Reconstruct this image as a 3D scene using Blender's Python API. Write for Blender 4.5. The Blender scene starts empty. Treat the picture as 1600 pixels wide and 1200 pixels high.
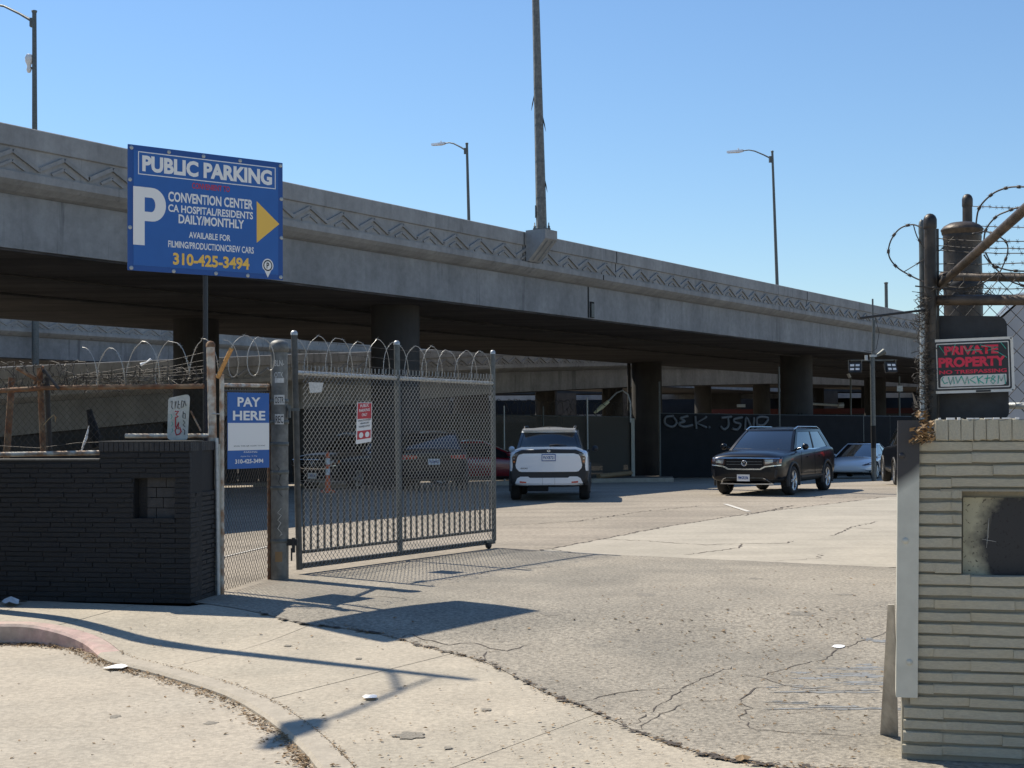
import bpy, bmesh, math, random
from mathutils import Vector, Matrix
from math import sin, cos, pi, radians as R, atan2, sqrt
random.seed(7)
SC = bpy.context.scene
COL = SC.collection
# ------------------------------------------------------------------ camera, sky, sun, exposure
F = 2250.0; PITCH = math.atan(67/2250); ROLL = R(0.4); CAMZ = 1.65
cam = bpy.data.cameras.new('camera'); co = bpy.data.objects.new('camera', cam); COL.objects.link(co)
cam.sensor_width = 36; cam.lens = 36*F/1600; cam.clip_end = 3000; cam.clip_start = .05
cf = Vector((0, cos(PITCH), sin(PITCH))); r0 = Vector((1, 0, 0)); u0 = Vector((0, -sin(PITCH), cos(PITCH)))
cr = r0*cos(ROLL) - u0*sin(ROLL); cu = u0*cos(ROLL) + r0*sin(ROLL)
M = Matrix((cr, cu, -cf)).transposed().to_4x4(); M.translation = (0, 0, CAMZ)
co.matrix_world = M
SC.camera = co
SUNV = Vector((-1.55, 1.33, 2.6)).normalized()          # towards the sun
SUN_EL = math.asin(SUNV.z); SUN_AZ = atan2(SUNV.x, SUNV.y)
w = bpy.data.worlds.new('World'); SC.world = w; w.use_nodes = True
nt = w.node_tree; bgn = nt.nodes['Background']
sky = nt.nodes.new('ShaderNodeTexSky'); sky.sky_type = 'NISHITA'; sky.sun_disc = False
sky.sun_elevation = SUN_EL; sky.sun_rotation = SUN_AZ
sky.altitude = 100; sky.air_density = 1.25; sky.dust_density = 0.0; sky.ozone_density = 8.0
nt.links.new(sky.outputs[0], bgn.inputs[0]); bgn.inputs[1].default_value = 0.106
sl = bpy.data.lights.new('sun', 'SUN'); sl.energy = 5.0; sl.angle = R(0.53); sl.color = (1, .92, .79)
so = bpy.data.objects.new('sun', sl); COL.objects.link(so)
so.rotation_euler = (-SUNV).to_track_quat('-Z', 'Y').to_euler(); so.location = (-20, 20, 40)
SC.view_settings.view_transform = 'Standard'; SC.view_settings.look = 'None'
SC.view_settings.exposure = 0.35; SC.view_settings.gamma = 1; SC.view_settings.use_curve_mapping = False
SC.render.engine = 'CYCLES'
SC.cycles.max_bounces = 6; SC.cycles.transparent_max_bounces = 12

# ------------------------------------------------------------------ ground height and picture helpers
def sstep(a, b, x):
    t = min(1, max(0, (x-a)/(b-a))); return t*t*(3-2*t)
def gz(x, y):
    if y > 38: return -0.025*(min(y, 130)-38)
    return -0.13*sstep(0, 1, (13.5-y)/1.9)*sstep(-4.25, -3.0, x) if y < 13.5 else 0.0
def ray(u, v): return cf + cr*((u-800)/F) + cu*((600-v)/F)
CAM = Vector((0, 0, CAMZ))
def P(u, v, Y):
    d = ray(u, v); return CAM + d*(Y/d.y)
def G(u, v, dz=0, zf=gz):
    z = 0; d = ray(u, v)
    for _ in range(12):
        t = (z+dz-CAMZ)/d.z; p = CAM + d*t; z = zf(p.x, p.y)
    return p
def Gs(u, v): return G(u, v, -0.165, lambda x, y: 0)

# ------------------------------------------------------------------ object helpers
def top(name, label, cat, loc=(0, 0, 0), rz=0, group=None):
    o = bpy.data.objects.new(name, None); COL.objects.link(o); o.empty_display_size = .2
    o.location = loc; o.rotation_euler = (0, 0, rz); o['label'] = label; o['category'] = cat
    if group: o['group'] = group
    return o
def tag(o, label=None, cat=None, group=None, kind=None):
    if label: o['label'] = label
    if cat: o['category'] = cat
    if group: o['group'] = group
    if kind: o['kind'] = kind
    return o
def adopt(o, parent):
    o.parent = parent
    if parent.type == 'EMPTY': o.matrix_parent_inverse = parent.matrix_basis.inverted()
def mobj(name, me, mats=None, parent=None, smooth=False):
    if mats is not None:
        if not isinstance(mats, (list, tuple)): mats = [mats]
        me.materials.clear()
        for m in mats: me.materials.append(m)
    o = bpy.data.objects.new(name, me); COL.objects.link(o)
    if smooth:
        for p in me.polygons: p.use_smooth = True
    if parent is not None: adopt(o, parent)
    return o
def copy_tree(o, parent=None):
    c = o.copy(); COL.objects.link(c)
    if parent is not None: c.parent = parent
    for ch in list(o.children): copy_tree(ch, c)
    return c
class MB:
    "collects geometry, builds one mesh"
    def __init__(s): s.v = []; s.f = []; s.m = []; s.sm = []
    def add(s, vs, fs, mi=0, sm=False):
        b = len(s.v); s.v += [tuple(v) for v in vs]
        for f in fs: s.f.append(tuple(b+i for i in f)); s.m.append(mi); s.sm.append(sm)
        return s
    def hexa(s, c8, mi=0):   # 4 bottom ccw, 4 top ccw
        return s.add(c8, [(3,2,1,0),(4,5,6,7),(0,1,5,4),(1,2,6,5),(2,3,7,6),(3,0,4,7)], mi)
    def box(s, c, sz, ax=None, mi=0):
        c = Vector(c); X, Y, Z = ax or (Vector((1,0,0)), Vector((0,1,0)), Vector((0,0,1)))
        X = Vector(X)*sz[0]/2; Y = Vector(Y)*sz[1]/2; Z = Vector(Z)*sz[2]/2
        return s.hexa([c-X-Y-Z, c+X-Y-Z, c+X+Y-Z, c-X+Y-Z, c-X-Y+Z, c+X-Y+Z, c+X+Y+Z, c-X+Y+Z], mi)
    def tube(s, pts, r, n=6, mi=0, caps=True, sm=True):
        pts = [Vector(p) for p in pts]; N = len(pts)
        rs = r if isinstance(r, (list, tuple)) else [r]*N
        t = (pts[1]-pts[0]).normalized()
        a = t.cross(Vector((0, 0, 1)))
        if a.length < .01: a = t.cross(Vector((1, 0, 0)))
        a.normalize(); vs = []
        for i in range(N):
            t = (pts[min(i+1, N-1)]-pts[max(i-1, 0)])
            if t.length < 1e-9: t = Vector((0, 0, 1))
            t.normalize(); a = (a - t*a.dot(t))
            if a.length < 1e-6: a = t.orthogonal()
            a.normalize(); b = t.cross(a)
            for k in range(n):
                an = 2*pi*k/n; vs.append(pts[i] + (a*cos(an)+b*sin(an))*rs[i])
        fs = [(i*n+k, i*n+(k+1) % n, (i+1)*n+(k+1) % n, (i+1)*n+k) for i in range(N-1) for k in range(n)]
        s.add(vs, fs, mi, sm)
        if caps:
            s.add(vs[:n], [tuple(range(n))[::-1]], mi); s.add(vs[-n:], [tuple(range(n))], mi)
        return s
    def lathe(s, c, prof, n=20, axis=(0, 0, 1), mi=0, sm=True):
        c = Vector(c); ax = Vector(axis).normalized(); a = ax.orthogonal().normalized(); b = ax.cross(a); vs = []
        for (r, z) in prof:
            for k in range(n):
                an = 2*pi*k/n; vs.append(c+ax*z+(a*cos(an)+b*sin(an))*r)
        m = len(prof)
        fs = [(i*n+k, i*n+(k+1) % n, (i+1)*n+(k+1) % n, (i+1)*n+k) for i in range(m-1) for k in range(n)]
        return s.add(vs, fs, mi, sm)
    def prism(s, poly, axis, mi=0):   # poly: list of 3D points, extruded along axis vector
        n = len(poly); vs = [Vector(p) for p in poly]; ex = Vector(axis)
        vs2 = vs + [v+ex for v in vs]
        fs = [tuple(range(n))[::-1], tuple(range(n, 2*n))] + [(i, (i+1) % n, n+(i+1) % n, n+i) for i in range(n)]
        return s.add(vs2, fs, mi)
    def mesh(s, name='mesh', fix=False):
        me = bpy.data.meshes.new(name); me.from_pydata(s.v, [], s.f)
        me.polygons.foreach_set('material_index', s.m); me.polygons.foreach_set('use_smooth', s.sm)
        if fix:
            bm = bmesh.new(); bm.from_mesh(me); bmesh.ops.recalc_face_normals(bm, faces=bm.faces); bm.to_mesh(me); bm.free()
        me.update(); return me
    def build(s, name, mats, parent=None, fix=True):
        return mobj(name, s.mesh(name, fix), mats, parent)

# ------------------------------------------------------------------ materials
def mat(name, col, rough=.8, metal=0, var=0.0, vscale=3.0, col2=None, bump=0.0, bscale=40, streak=None, coat=0, spec=.5, mottle=None, coords='Object', drip=None):
    m = bpy.data.materials.new(name); m.use_nodes = True; n = m.node_tree.nodes; l = m.node_tree.links
    b = n['Principled BSDF']; b.inputs['Roughness'].default_value = rough; b.inputs['Metallic'].default_value = metal
    b.inputs['Specular IOR Level'].default_value = spec
    if coat: b.inputs['Coat Weight'].default_value = coat; b.inputs['Coat Roughness'].default_value = .04
    c = (*col, 1); b.inputs['Base Color'].default_value = c
    if var or col2 or bump or streak or mottle or drip:
        tc = n.new('ShaderNodeTexCoord'); src = tc.outputs[coords]
        if coords == 'World':
            pass
    cur = None
    def noise(scale, detail=6, vec=None, rg=.55):
        t = n.new('ShaderNodeTexNoise'); t.inputs['Scale'].default_value = scale; t.inputs['Detail'].default_value = detail
        t.inputs['Roughness'].default_value = rg
        l.new(vec or src, t.inputs['Vector']); return t.outputs['Fac']
    def ramp(fac, a, bb, ca=(0, 0, 0, 1), cb=(1, 1, 1, 1)):
        r = n.new('ShaderNodeValToRGB'); r.color_ramp.elements[0].position = a; r.color_ramp.elements[1].position = bb
        r.color_ramp.elements[0].color = ca; r.color_ramp.elements[1].color = cb; l.new(fac, r.inputs[0]); return r.outputs[0]
    def mix(fac, a, bb, mode='MIX'):
        x = n.new('ShaderNodeMix'); x.data_type = 'RGBA'; x.blend_type = mode
        if isinstance(fac, float): x.inputs[0].default_value = fac
        else: l.new(fac, x.inputs[0])
        for i, q in ((6, a), (7, bb)):
            if isinstance(q, tuple): x.inputs[i].default_value = q
            else: l.new(q, x.inputs[i])
        return x.outputs[2]
    cur = c
    if col2:
        cur = mix(ramp(noise(vscale), .42, .62), c, (*col2, 1))
    if var:
        lo = tuple([1-var]*3)+(1,); hi = tuple([1+var]*3)+(1,)
        cur = mix(1.0, cur, ramp(noise(vscale*2.3, 8), .3, .7, lo, hi), 'MULTIPLY')
    if mottle:   # (scale, amount)
        a = mottle[1]
        cur = mix(1.0, cur, ramp(noise(mottle[0], 3, rg=.7), .35, .65, (1-a, 1-a, 1-a, 1), (1+a, 1+a, 1+a, 1)), 'MULTIPLY')
    if streak:   # (scale, amount, axis stretch)
        mp = n.new('ShaderNodeMapping'); mp.inputs['Scale'].default_value = streak[2]; l.new(src, mp.inputs[0])
        a = streak[1]
        cur = mix(1.0, cur, ramp(noise(streak[0], 5, mp.outputs[0]), .35, .68, (1-a, 1-a, 1-a, 1), (1+a*.6, 1+a*.6, 1+a*.6, 1)), 'MULTIPLY')
    if drip:     # (scale, amount, stretch): sharper dark run marks
        mp = n.new('ShaderNodeMapping'); mp.inputs['Scale'].default_value = drip[2]; l.new(src, mp.inputs[0])
        k_ = ramp(noise(drip[0], 7, mp.outputs[0], .65), .56, .66); k2 = ramp(noise(.22, 3), .42, .6)
        mm = n.new('ShaderNodeMath'); mm.operation = 'MULTIPLY'; l.new(k_, mm.inputs[0]); l.new(k2, mm.inputs[1])
        a = drip[1]; rr_ = ramp(mm.outputs[0], 0, 1, (1, 1, 1, 1), (1-a, 1-a, 1-a*.95, 1)); cur = mix(1.0, cur, rr_, 'MULTIPLY')
    if not isinstance(cur, tuple): l.new(cur, b.inputs['Base Color'])
    if bump:
        bp = n.new('ShaderNodeBump'); bp.inputs['Strength'].default_value = bump; bp.inputs['Distance'].default_value = .01
        l.new(noise(bscale, 6), bp.inputs['Height']); l.new(bp.outputs[0], b.inputs['Normal'])
    return m
MT = {}
MT['lot'] = mat('lot_asphalt', (.305, .262, .205), .9, var=.13, vscale=.25, bump=.8, bscale=45, mottle=(14, .24), col2=(.265, .23, .18), streak=(.5, .16, (.25, 3, 1)))
MT['apron'] = mat('apron_asphalt', (.285, .252, .198), .9, var=.12, vscale=.5, bump=1.0, bscale=55, mottle=(30, .38), col2=(.22, .198, .158))
MT['slab'] = mat('concrete_slab', (.385, .345, .275), .85, var=.08, vscale=.6, bump=.4, bscale=40, mottle=(14, .10), streak=(.8, .10, (.3, 2, 1)), col2=(.35, .315, .25))
MT['walk'] = mat('sidewalk_concrete', (.39, .34, .26), .85, var=.10, vscale=.9, bump=.5, bscale=60, mottle=(24, .17), col2=(.345, .305, .235))
MT['street'] = mat('street_concrete', (.385, .335, .26), .85, var=.09, vscale=.8, bump=.5, bscale=60, mottle=(26, .18), col2=(.345, .305, .24))
MT['kerb'] = mat('kerb_concrete', (.37, .325, .255), .85, var=.12, vscale=3, bump=.4, bscale=60, mottle=(30, .08))
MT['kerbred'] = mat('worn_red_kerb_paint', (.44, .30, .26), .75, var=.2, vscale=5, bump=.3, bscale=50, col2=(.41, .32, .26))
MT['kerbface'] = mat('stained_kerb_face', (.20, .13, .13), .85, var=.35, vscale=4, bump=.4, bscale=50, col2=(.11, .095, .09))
MT['dirt'] = mat('dirt', (.15, .12, .09), .95, var=.3, vscale=2, bump=.6, bscale=30)
MT['shadebank'] = mat('shade_dark_bank', (.025, .024, .022), .95, var=.3, vscale=.3)  # near-black: shade beyond the decks is put into this colour
MT['crack'] = mat('crack_fill', (.075, .06, .048), .95)
MT['soft'] = mat('worn_edge', (.2, .18, .15), .95)
MT['conc'] = mat('viaduct_concrete', (.30, .30, .293), .85, var=.12, vscale=.35, bump=.35, bscale=14, streak=(1.6, .14, (1, 1, .12)), mottle=(6, .08), drip=(3.0, .35, (1, 1, .10)))
MT['girder'] = mat('girder_concrete', (.25, .256, .258), .88, var=.16, vscale=.3, bump=.4, bscale=12, streak=(1.3, .15, (1, 1, .10)), mottle=(5, .10), drip=(2.6, .42, (1, 1, .07)))
MT['soffit'] = mat('shaded_soffit_concrete', (.05, .044, .041), .9, var=.2, vscale=.25, bump=.8, bscale=5, streak=(1.3, .7, (.10, .9, 1)), mottle=(1.5, .2))  # concrete darkened, the deck's own shade is part of the colour
MT['column'] = mat('shaded_column_concrete', (.048, .045, .042), .9, var=.2, vscale=.5, bump=.4, bscale=10, streak=(1.5, .25, (1, 1, .15)))  # under-deck shade put into the concrete colour; far piers share it
MT['black'] = mat('dark_void', (.01, .01, .01), .95)
MT['bbrick'] = mat('black_painted_brick', (.017, .017, .019), .62, var=.35, vscale=6, bump=1.0, bscale=55, col2=(.026, .025, .025))
MT['bmortar'] = mat('black_painted_mortar', (.011, .011, .012), .75, bump=.6, bscale=60)
MT['block'] = mat('grey_painted_block', (.036, .035, .035), .8, var=.25, vscale=7, bump=.6, bscale=40)
MT['gbrick'] = mat('grey_cream_painted_brick', (.64, .585, .44), .55, var=.10, vscale=5, bump=1.0, bscale=42, mottle=(16, .05))
MT['gmortar'] = mat('grey_cream_painted_mortar', (.27, .25, .195), .7, bump=.6, bscale=60)
MT['gplate'] = mat('grey_painted_plate', (.50, .49, .42), .5, var=.08, vscale=4, bump=.15, bscale=60)
MT['pplate'] = mat('black_overspray', (.028, .027, .028), .75, var=.3, vscale=7, bump=.3, bscale=80)
MT['mesh'] = mat('gate_mesh_wire', (.33, .335, .32), .5, .5)
MT['pipegrey'] = mat('grey_pipe_paint', (.17, .17, .155), .55, .1, var=.25, vscale=7, bump=.3, bscale=40, col2=(.12, .12, .11))
MT['galv'] = mat('galvanised_steel', (.42, .44, .44), .5, .55, var=.2, vscale=9, bump=.15, bscale=60)
MT['galvd'] = mat('weathered_galvanised', (.12, .13, .125), .55, .4, var=.25, vscale=8, bump=.2, bscale=60)
MT['wire'] = mat('fence_wire', (.42, .41, .38), .45, .6)
MT['wired'] = mat('dark_fence_wire', (.055, .05, .045), .6, .4)
MT['rust'] = mat('rusty_pipe', (.17, .08, .04), .8, .2, var=.35, vscale=9, bump=.5, bscale=50, col2=(.22, .15, .09))
MT['rustpale'] = mat('flaking_white_pipe', (.52, .49, .42), .7, 0, var=.2, vscale=8, bump=.4, bscale=50, col2=(.33, .2, .12))
MT['darkpipe'] = mat('shade_dark_pipe', (.028, .024, .021), .45, .3, var=.35, vscale=8, bump=.3, bscale=40, col2=(.06, .048, .038))  # backlit shade is put into the pipe colour
MT['brownpipe'] = mat('brown_weathered_pipe', (.09, .068, .05), .5, .3, var=.3, vscale=8, bump=.3, bscale=40, col2=(.045, .036, .028))
MT['postgrey'] = mat('grey_painted_post', (.085, .085, .078), .55, .1, var=.25, vscale=7, bump=.3, bscale=40, col2=(.055, .055, .05))
MT['darkplate'] = mat('dark_steel_plate', (.022, .024, .03), .45, .2, var=.3, vscale=6, bump=.15, bscale=60)
MT['white'] = mat('white_paint', (.78, .77, .74), .5)
MT['sticker'] = mat('pale_sticker', (.55, .54, .5), .6, var=.2, vscale=20)
MT['blue'] = mat('sign_blue', (.02, .115, .38), .55, var=.04, vscale=2)
MT['bluedk'] = mat('sign_blue_hem', (.013, .075, .28), .55)
MT['signwhite'] = mat('sign_white', (.80, .79, .76), .55)
MT['yellow'] = mat('sign_yellow', (.85, .52, .09), .55)
MT['red'] = mat('sign_red', (.50, .03, .045), .55)
MT['signblack'] = mat('sign_black', (.012, .014, .02), .4)
MT['green'] = mat('green_marker', (.05, .42, .32), .5)
MT['orange'] = mat('orange_plastic', (.75, .13, .03), .5)
MT['tyre'] = mat('tyre_rubber', (.02, .02, .021), .85, bump=.2, bscale=60)
MT['rim'] = mat('alloy_rim', (.55, .56, .57), .3, .85)
MT['clad'] = mat('black_cladding', (.02, .021, .023), .6)
MT['glass'] = mat('car_glass', (.012, .016, .02), .03, 0, spec=1.0, coat=1)
MT['chrome'] = mat('chrome', (.75, .77, .8), .15, 1)
MT['under'] = mat('underbody', (.008, .008, .008), .9)
MT['lens'] = mat('headlamp_lens', (.35, .36, .37), .08, .4, coat=1)
MT['lensdk'] = mat('smoked_lamp_lens', (.07, .045, .04), .08, .2, coat=1)
MT['lensred'] = mat('red_lamp_lens', (.45, .02, .02), .15, coat=1)
MT['amber'] = mat('amber_lens', (.5, .16, .05), .15, coat=1)
MT['carwhite'] = mat('white_car_paint', (.74, .77, .80), .25, coat=1)
MT['carblack'] = mat('black_car_paint', (.004, .005, .008), .28, coat=.35, spec=.25)
MT['carred'] = mat('red_car_paint', (.22, .012, .018), .25, coat=1)
MT['carsilver'] = mat('pale_car_paint', (.75, .78, .82), .22, coat=1)
MT['screen'] = mat('black_privacy_screen', (.007, .008, .010), .9, bump=.3, bscale=6, var=.3, vscale=1)
MT['chalk'] = mat('pale_graffiti_paint', (.17, .18, .19), .9)
MT['leaf1'] = mat('dry_leaf_tan', (.26, .17, .085), .8)
MT['leaf2'] = mat('dry_leaf_brown', (.10, .06, .035), .85)
MT['leaf3'] = mat('dry_leaf_straw', (.42, .32, .17), .8)
MT['leaf4'] = mat('green_leaf', (.25, .34, .08), .7)
MT['litter'] = mat('white_litter', (.82, .82, .80), .6)
MT['stain'] = mat('grey_blue_stain', (.245, .235, .205), .45, var=.2, vscale=6, mottle=(40, .15))
MT['orgrust'] = mat('orange_rust_bar', (.52, .27, .09), .8, var=.3, vscale=20, bump=.3)
def screen_mat(name, col, alpha):
    m = mat(name, col, .9); n = m.node_tree.nodes; l = m.node_tree.links
    n['Principled BSDF'].inputs['Alpha'].default_value = alpha
    return m
MT['tanmesh'] = screen_mat('tan_windscreen_mesh', (.085, .075, .062), .78)
MT['tubelamp'] = mat('yellowed_tube_lamp', (.62, .6, .38), .4)
# ------------------------------------------------------------------ text
def text_mesh(s, w, h, bold=0.0, shear=0.0):
    cu_ = bpy.data.curves.new('t', 'FONT'); cu_.body = s; cu_.size = 1; cu_.offset = bold; cu_.shear = shear; cu_.resolution_u = 3
    ob = bpy.data.objects.new('t', cu_); COL.objects.link(ob)
    bpy.context.view_layer.update()
    me = bpy.data.meshes.new_from_object(ob.evaluated_get(bpy.context.evaluated_depsgraph_get()))
    bpy.data.objects.remove(ob); bpy.data.curves.remove(cu_)
    xs = [v.co.x for v in me.vertices]; ys = [v.co.y for v in me.vertices]
    x0, x1, y0, y1 = min(xs), max(xs), min(ys), max(ys)
    for v in me.vertices:
        v.co = ((v.co.x-x0)/(x1-x0)*w if w else 0, (v.co.y-y0)/(y1-y0)*h, 0)
    return me
def put_text(name, s, org, ex, ez, x, z, w, h, m, parent, bold=.02, shear=0, off=.004, fmap=None):
    """text box whose lower left corner is at (x,z) in the frame org, ex (along), ez (up)"""
    me = text_mesh(s, w, h, bold, shear); ex = Vector(ex); ez = Vector(ez); nn = ex.cross(ez).normalized()
    for v in me.vertices:
        a, b = v.co.x+x, v.co.y+z
        v.co = fmap(a, b) if fmap else Vector(org)+ex*a+ez*b+nn*off
    return mobj(name, me, m, parent)
def stroke(pts, r, fmap, mb, n=4):
    mb.tube([fmap(*p) for p in pts], r, n)
# ================================================================== GROUND
def drape(name, poly, off, m, parent=None, res=.5, zf=gz, thick=0):
    bm = bmesh.new(); vs = [bm.verts.new((p[0], p[1], 0)) for p in poly]
    bm.faces.new(vs); bmesh.ops.triangulate(bm, faces=bm.faces)
    xs = [p[0] for p in poly]; ys = [p[1] for p in poly]
    if res:
        def cuts(lo, hi, nrm):
            q = math.floor(lo/res)*res
            while q < hi:
                if q > lo:
                    g = bm.verts[:]+bm.edges[:]+bm.faces[:]
                    bmesh.ops.bisect_plane(bm, geom=g, plane_co=Vector(nrm)*q, plane_no=nrm)
                q += res
        y0, y1 = min(ys), max(ys); x0, x1 = min(xs), max(xs)
        cuts(max(y0, 11), min(y1, 13.6), (0, 1, 0)); cuts(max(x0, -4.4), min(x1, -2.8), (1, 0, 0))
        for q in (38, 60, 100, 130):
            if y0 < q < y1: bmesh.ops.bisect_plane(bm, geom=bm.verts[:]+bm.edges[:]+bm.faces[:], plane_co=(0, q, 0), plane_no=(0, 1, 0))
    if thick:
        r = bmesh.ops.extrude_face_region(bm, geom=bm.faces[:])
        tv = set(v for v in r['geom'] if isinstance(v, bmesh.types.BMVert))
    else: tv = None
    for v in bm.verts:
        v.co.z = zf(v.co.x, v.co.y)+off
        if tv is not None and v not in tv: v.co.z -= thick
    bmesh.ops.recalc_face_normals(bm, faces=bm.faces)
    if not thick:
        for f in bm.faces:
            if f.normal.z < 0: f.normal_flip()
    me = bpy.data.meshes.new(name); bm.to_mesh(me); bm.free()
    return mobj(name, me, m, parent)
def S(o): o['kind'] = 'structure'; return o
def interp(pts, n):
    "Catmull-Rom through 2D points"
    out = []
    for i in range(len(pts)-1):
        p0 = pts[max(i-1, 0)]; p1 = pts[i]; p2 = pts[i+1]; p3 = pts[min(i+2, len(pts)-1)]
        for k in range(n):
            t = k/n
            out.append(tuple(.5*(2*p1[j]+(-p0[j]+p2[j])*t+(2*p0[j]-5*p1[j]+4*p2[j]-p3[j])*t*t+(-p0[j]+3*p1[j]-3*p2[j]+p3[j])*t**3) for j in (0, 1)))
    out.append(tuple(pts[-1])); return out
xy = lambda p: (p.x, p.y)
KO = [(-30, 12.35), (-9, 12.25)] + [xy(G(*q)) for q in [(0, 976), (60, 979), (130, 1000), (170, 1029), (250, 1051), (350, 1082), (420, 1122), (470, 1165), (500, 1200)]]
KO += [(-.55, 6.2), (.3, 5.2), (2.2, 4.3), (6, 3.9), (30, 3.6)]
KO = KO[:2]+interp(KO[2:-1], 5)+[KO[-1]]
def offset_line(pl, d):
    out = []
    for i, p in enumerate(pl):
        a = Vector(pl[max(i-1, 0)]); b = Vector(pl[min(i+1, len(pl)-1)]); t = (b-a).normalized(); n = Vector((-t.y, t.x))
        out.append((p[0]+n.x*d, p[1]+n.y*d))
    return out
KB = offset_line(KO, .17)
KB2 = offset_line(KO, .18)
AE = [xy(G(*q)) for q in [(300, 941), (400, 957), (470, 976), (545, 984), (620, 998), (690, 1018), (760, 1036), (850, 1082), (905, 1103), (1000, 1146), (1080, 1174), (1160, 1192), (1260, 1203), (1400, 1206)]]
AE = interp(AE, 3)+[(6, 6.2), (30, 5.5)]
# far terrain, street
ter = MB(); g = [-900, -200, -60, 60, 200, 900]; gy = [-300, -60, 3, 38, 130, 300, 1500]
idx = {}
for j, y in enumerate(gy):
    for i, x in enumerate(g): ter.v.append((x, y, gz(x if abs(x) > 61 else 70, y)-.40 if y < 130 else gz(0, y)-.40))
for j in range(len(gy)-1):
    for i in range(len(g)-1):
        a = j*len(g)+i; ter.f.append((a, a+1, a+1+len(g), a+len(g))); ter.m.append(0); ter.sm.append(False)
S(ter.build('ground', MT['dirt'], fix=False))
so_ = [(-60, -40), (60, -40), (60, 3.6)] + [(p[0], p[1]+.03) for p in KO[::-1]] + [(-60, 12.35)]
S(drape('street', so_, -.165, MT['street'], res=0, zf=lambda x, y: 0))
# the lot: everything behind the wall line and the apron edge
lotpoly = [(-60, 14.2), (-3.1, 13.9), (-2.95, 13.6)] + [(p[0], p[1]) for p in AE] + [(60, 5.5), (60, 150), (-60, 150)]
lot = S(drape('parking_lot', lotpoly, 0, MT['lot'], res=.2))
slabtop = [(838, 862), (930, 845), (1037, 824), (1170, 803), (1385, 777)]
slabpoly = [xy(G(*q)) for q in slabtop] + [(16, 34), (16, 14)] + [xy(G(1385, 887))]
slab = S(drape('concrete_slab', slabpoly[::-1], .006, MT['slab'], res=.2))
apron = [(p[0], p[1]) for p in AE if p[0] < 29] + [(6, 14.2), xy(G(1385, 887)), xy(G(838, 862)), xy(G(776, 858)), xy(G(470, 905)), xy(G(345, 932))]
ap = S(drape('driveway_apron', apron, .005, MT['apron'], res=.2))
# sidewalk slabs clipped by the joint lines
def clip(poly, p, n):
    out = []
    for i in range(len(poly)):
        a = Vector(poly[i]); b = Vector(poly[(i+1) % len(poly)]); da = (a-p).dot(n); db = (b-p).dot(n)
        if da >= 0: out.append(tuple(a))
        if (da >= 0) != (db >= 0): out.append(tuple(a+(b-a)*(da/(da-db))))
    return out
swalk = [(-30, 14.0)] + [(-4.9, 14.02), (-3.02, 13.46), (-2.92, 13.62)] + [p for p in AE[1:]] + KB2[::-1]
swalk = [p for p in swalk]
base = S(drape('sidewalk', swalk, -.03, MT['dirt'], res=.2))
joints = [((-60, 12), (-60, 14))]
jl = [((0, 958), (40, 941)), ((110, 972), (215, 944)), ((283, 1039), (455, 989)), ((436, 1089), (640, 1038))]
for a, b in jl: joints.append((xy(G(*a)), xy(G(*b))))
lines = []
for a, b in joints:
    a = Vector(a); b = Vector(b); t = (b-a).normalized(); lines.append((a, Vector((t.y, -t.x))))   # normal pointing to the +x side
lines.append((Vector(xy(G(800, 1165))), lines[-1][1])); lines.append((Vector((2.2, 6)), Vector((1, .1)).normalized())); lines.append((Vector((4.5, 6)), Vector((1, 0))))
for i in range(len(lines)):
    pl = clip(swalk, lines[i][0]+lines[i][1]*.005, lines[i][1])
    if i+1 < len(lines): pl = clip(pl, lines[i+1][0]-lines[i+1][1]*.005, -lines[i+1][1])
    pl = [q for k, q in enumerate(pl) if (Vector(q)-Vector(pl[k-1])).length > 1e-4]
    if len(pl) > 2: drape('paving_slab', pl, 0.001*(i % 2), MT['walk'], base, res=.2, thick=.025)
# kerb: runs of kerb stone following the street edge
kerb = MB()
def kz(x, y): return gz(x, y)+.004
kr = []
def kerbrun(i0, i1, name, mats, parent=None):
    mb = MB(); rows = []
    for i in range(i0, i1+1):
        o, b = KO[i], KB[i]; zo = kz(*b)
        o2 = (o[0]+(b[0]-o[0])*.12, o[1]+(b[1]-o[1])*.12)
        rows.append([(o[0], o[1], -.18), (o[0], o[1], zo-.02), (o2[0], o2[1], zo), (b[0], b[1], zo), (b[0], b[1], -.18)])
    vs = [v for r_ in rows for v in r_]; n = len(rows)
    for a in range(n-1):
        for k in range(4): 
            q = (a*5+k, (a+1)*5+k, (a+1)*5+k+1, a*5+k+1)
            mb.f.append(q); mb.m.append(0 if k else 1); mb.sm.append(False)
    mb.v = vs
    mb.f += [tuple(range(5))[::-1], tuple((n-1)*5+k for k in range(5))]; mb.m += [0, 0]; mb.sm += [False, False]
    return mb.build(name, mats, parent)
kroot = None
redend = min(range(len(KO)), key=lambda i: (Vector(KO[i])-Vector(xy(G(152, 1017)))).length)
midk = min(range(len(KO)), key=lambda i: (Vector(KO[i])-Vector(xy(G(62, 979)))).length)
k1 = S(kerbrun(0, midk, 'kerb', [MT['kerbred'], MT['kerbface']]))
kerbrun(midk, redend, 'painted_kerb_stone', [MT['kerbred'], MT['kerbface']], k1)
kerbrun(redend, len(KO)-1, 'plain_kerb_stone', [MT['kerb'], MT['kerb']], k1)
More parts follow.
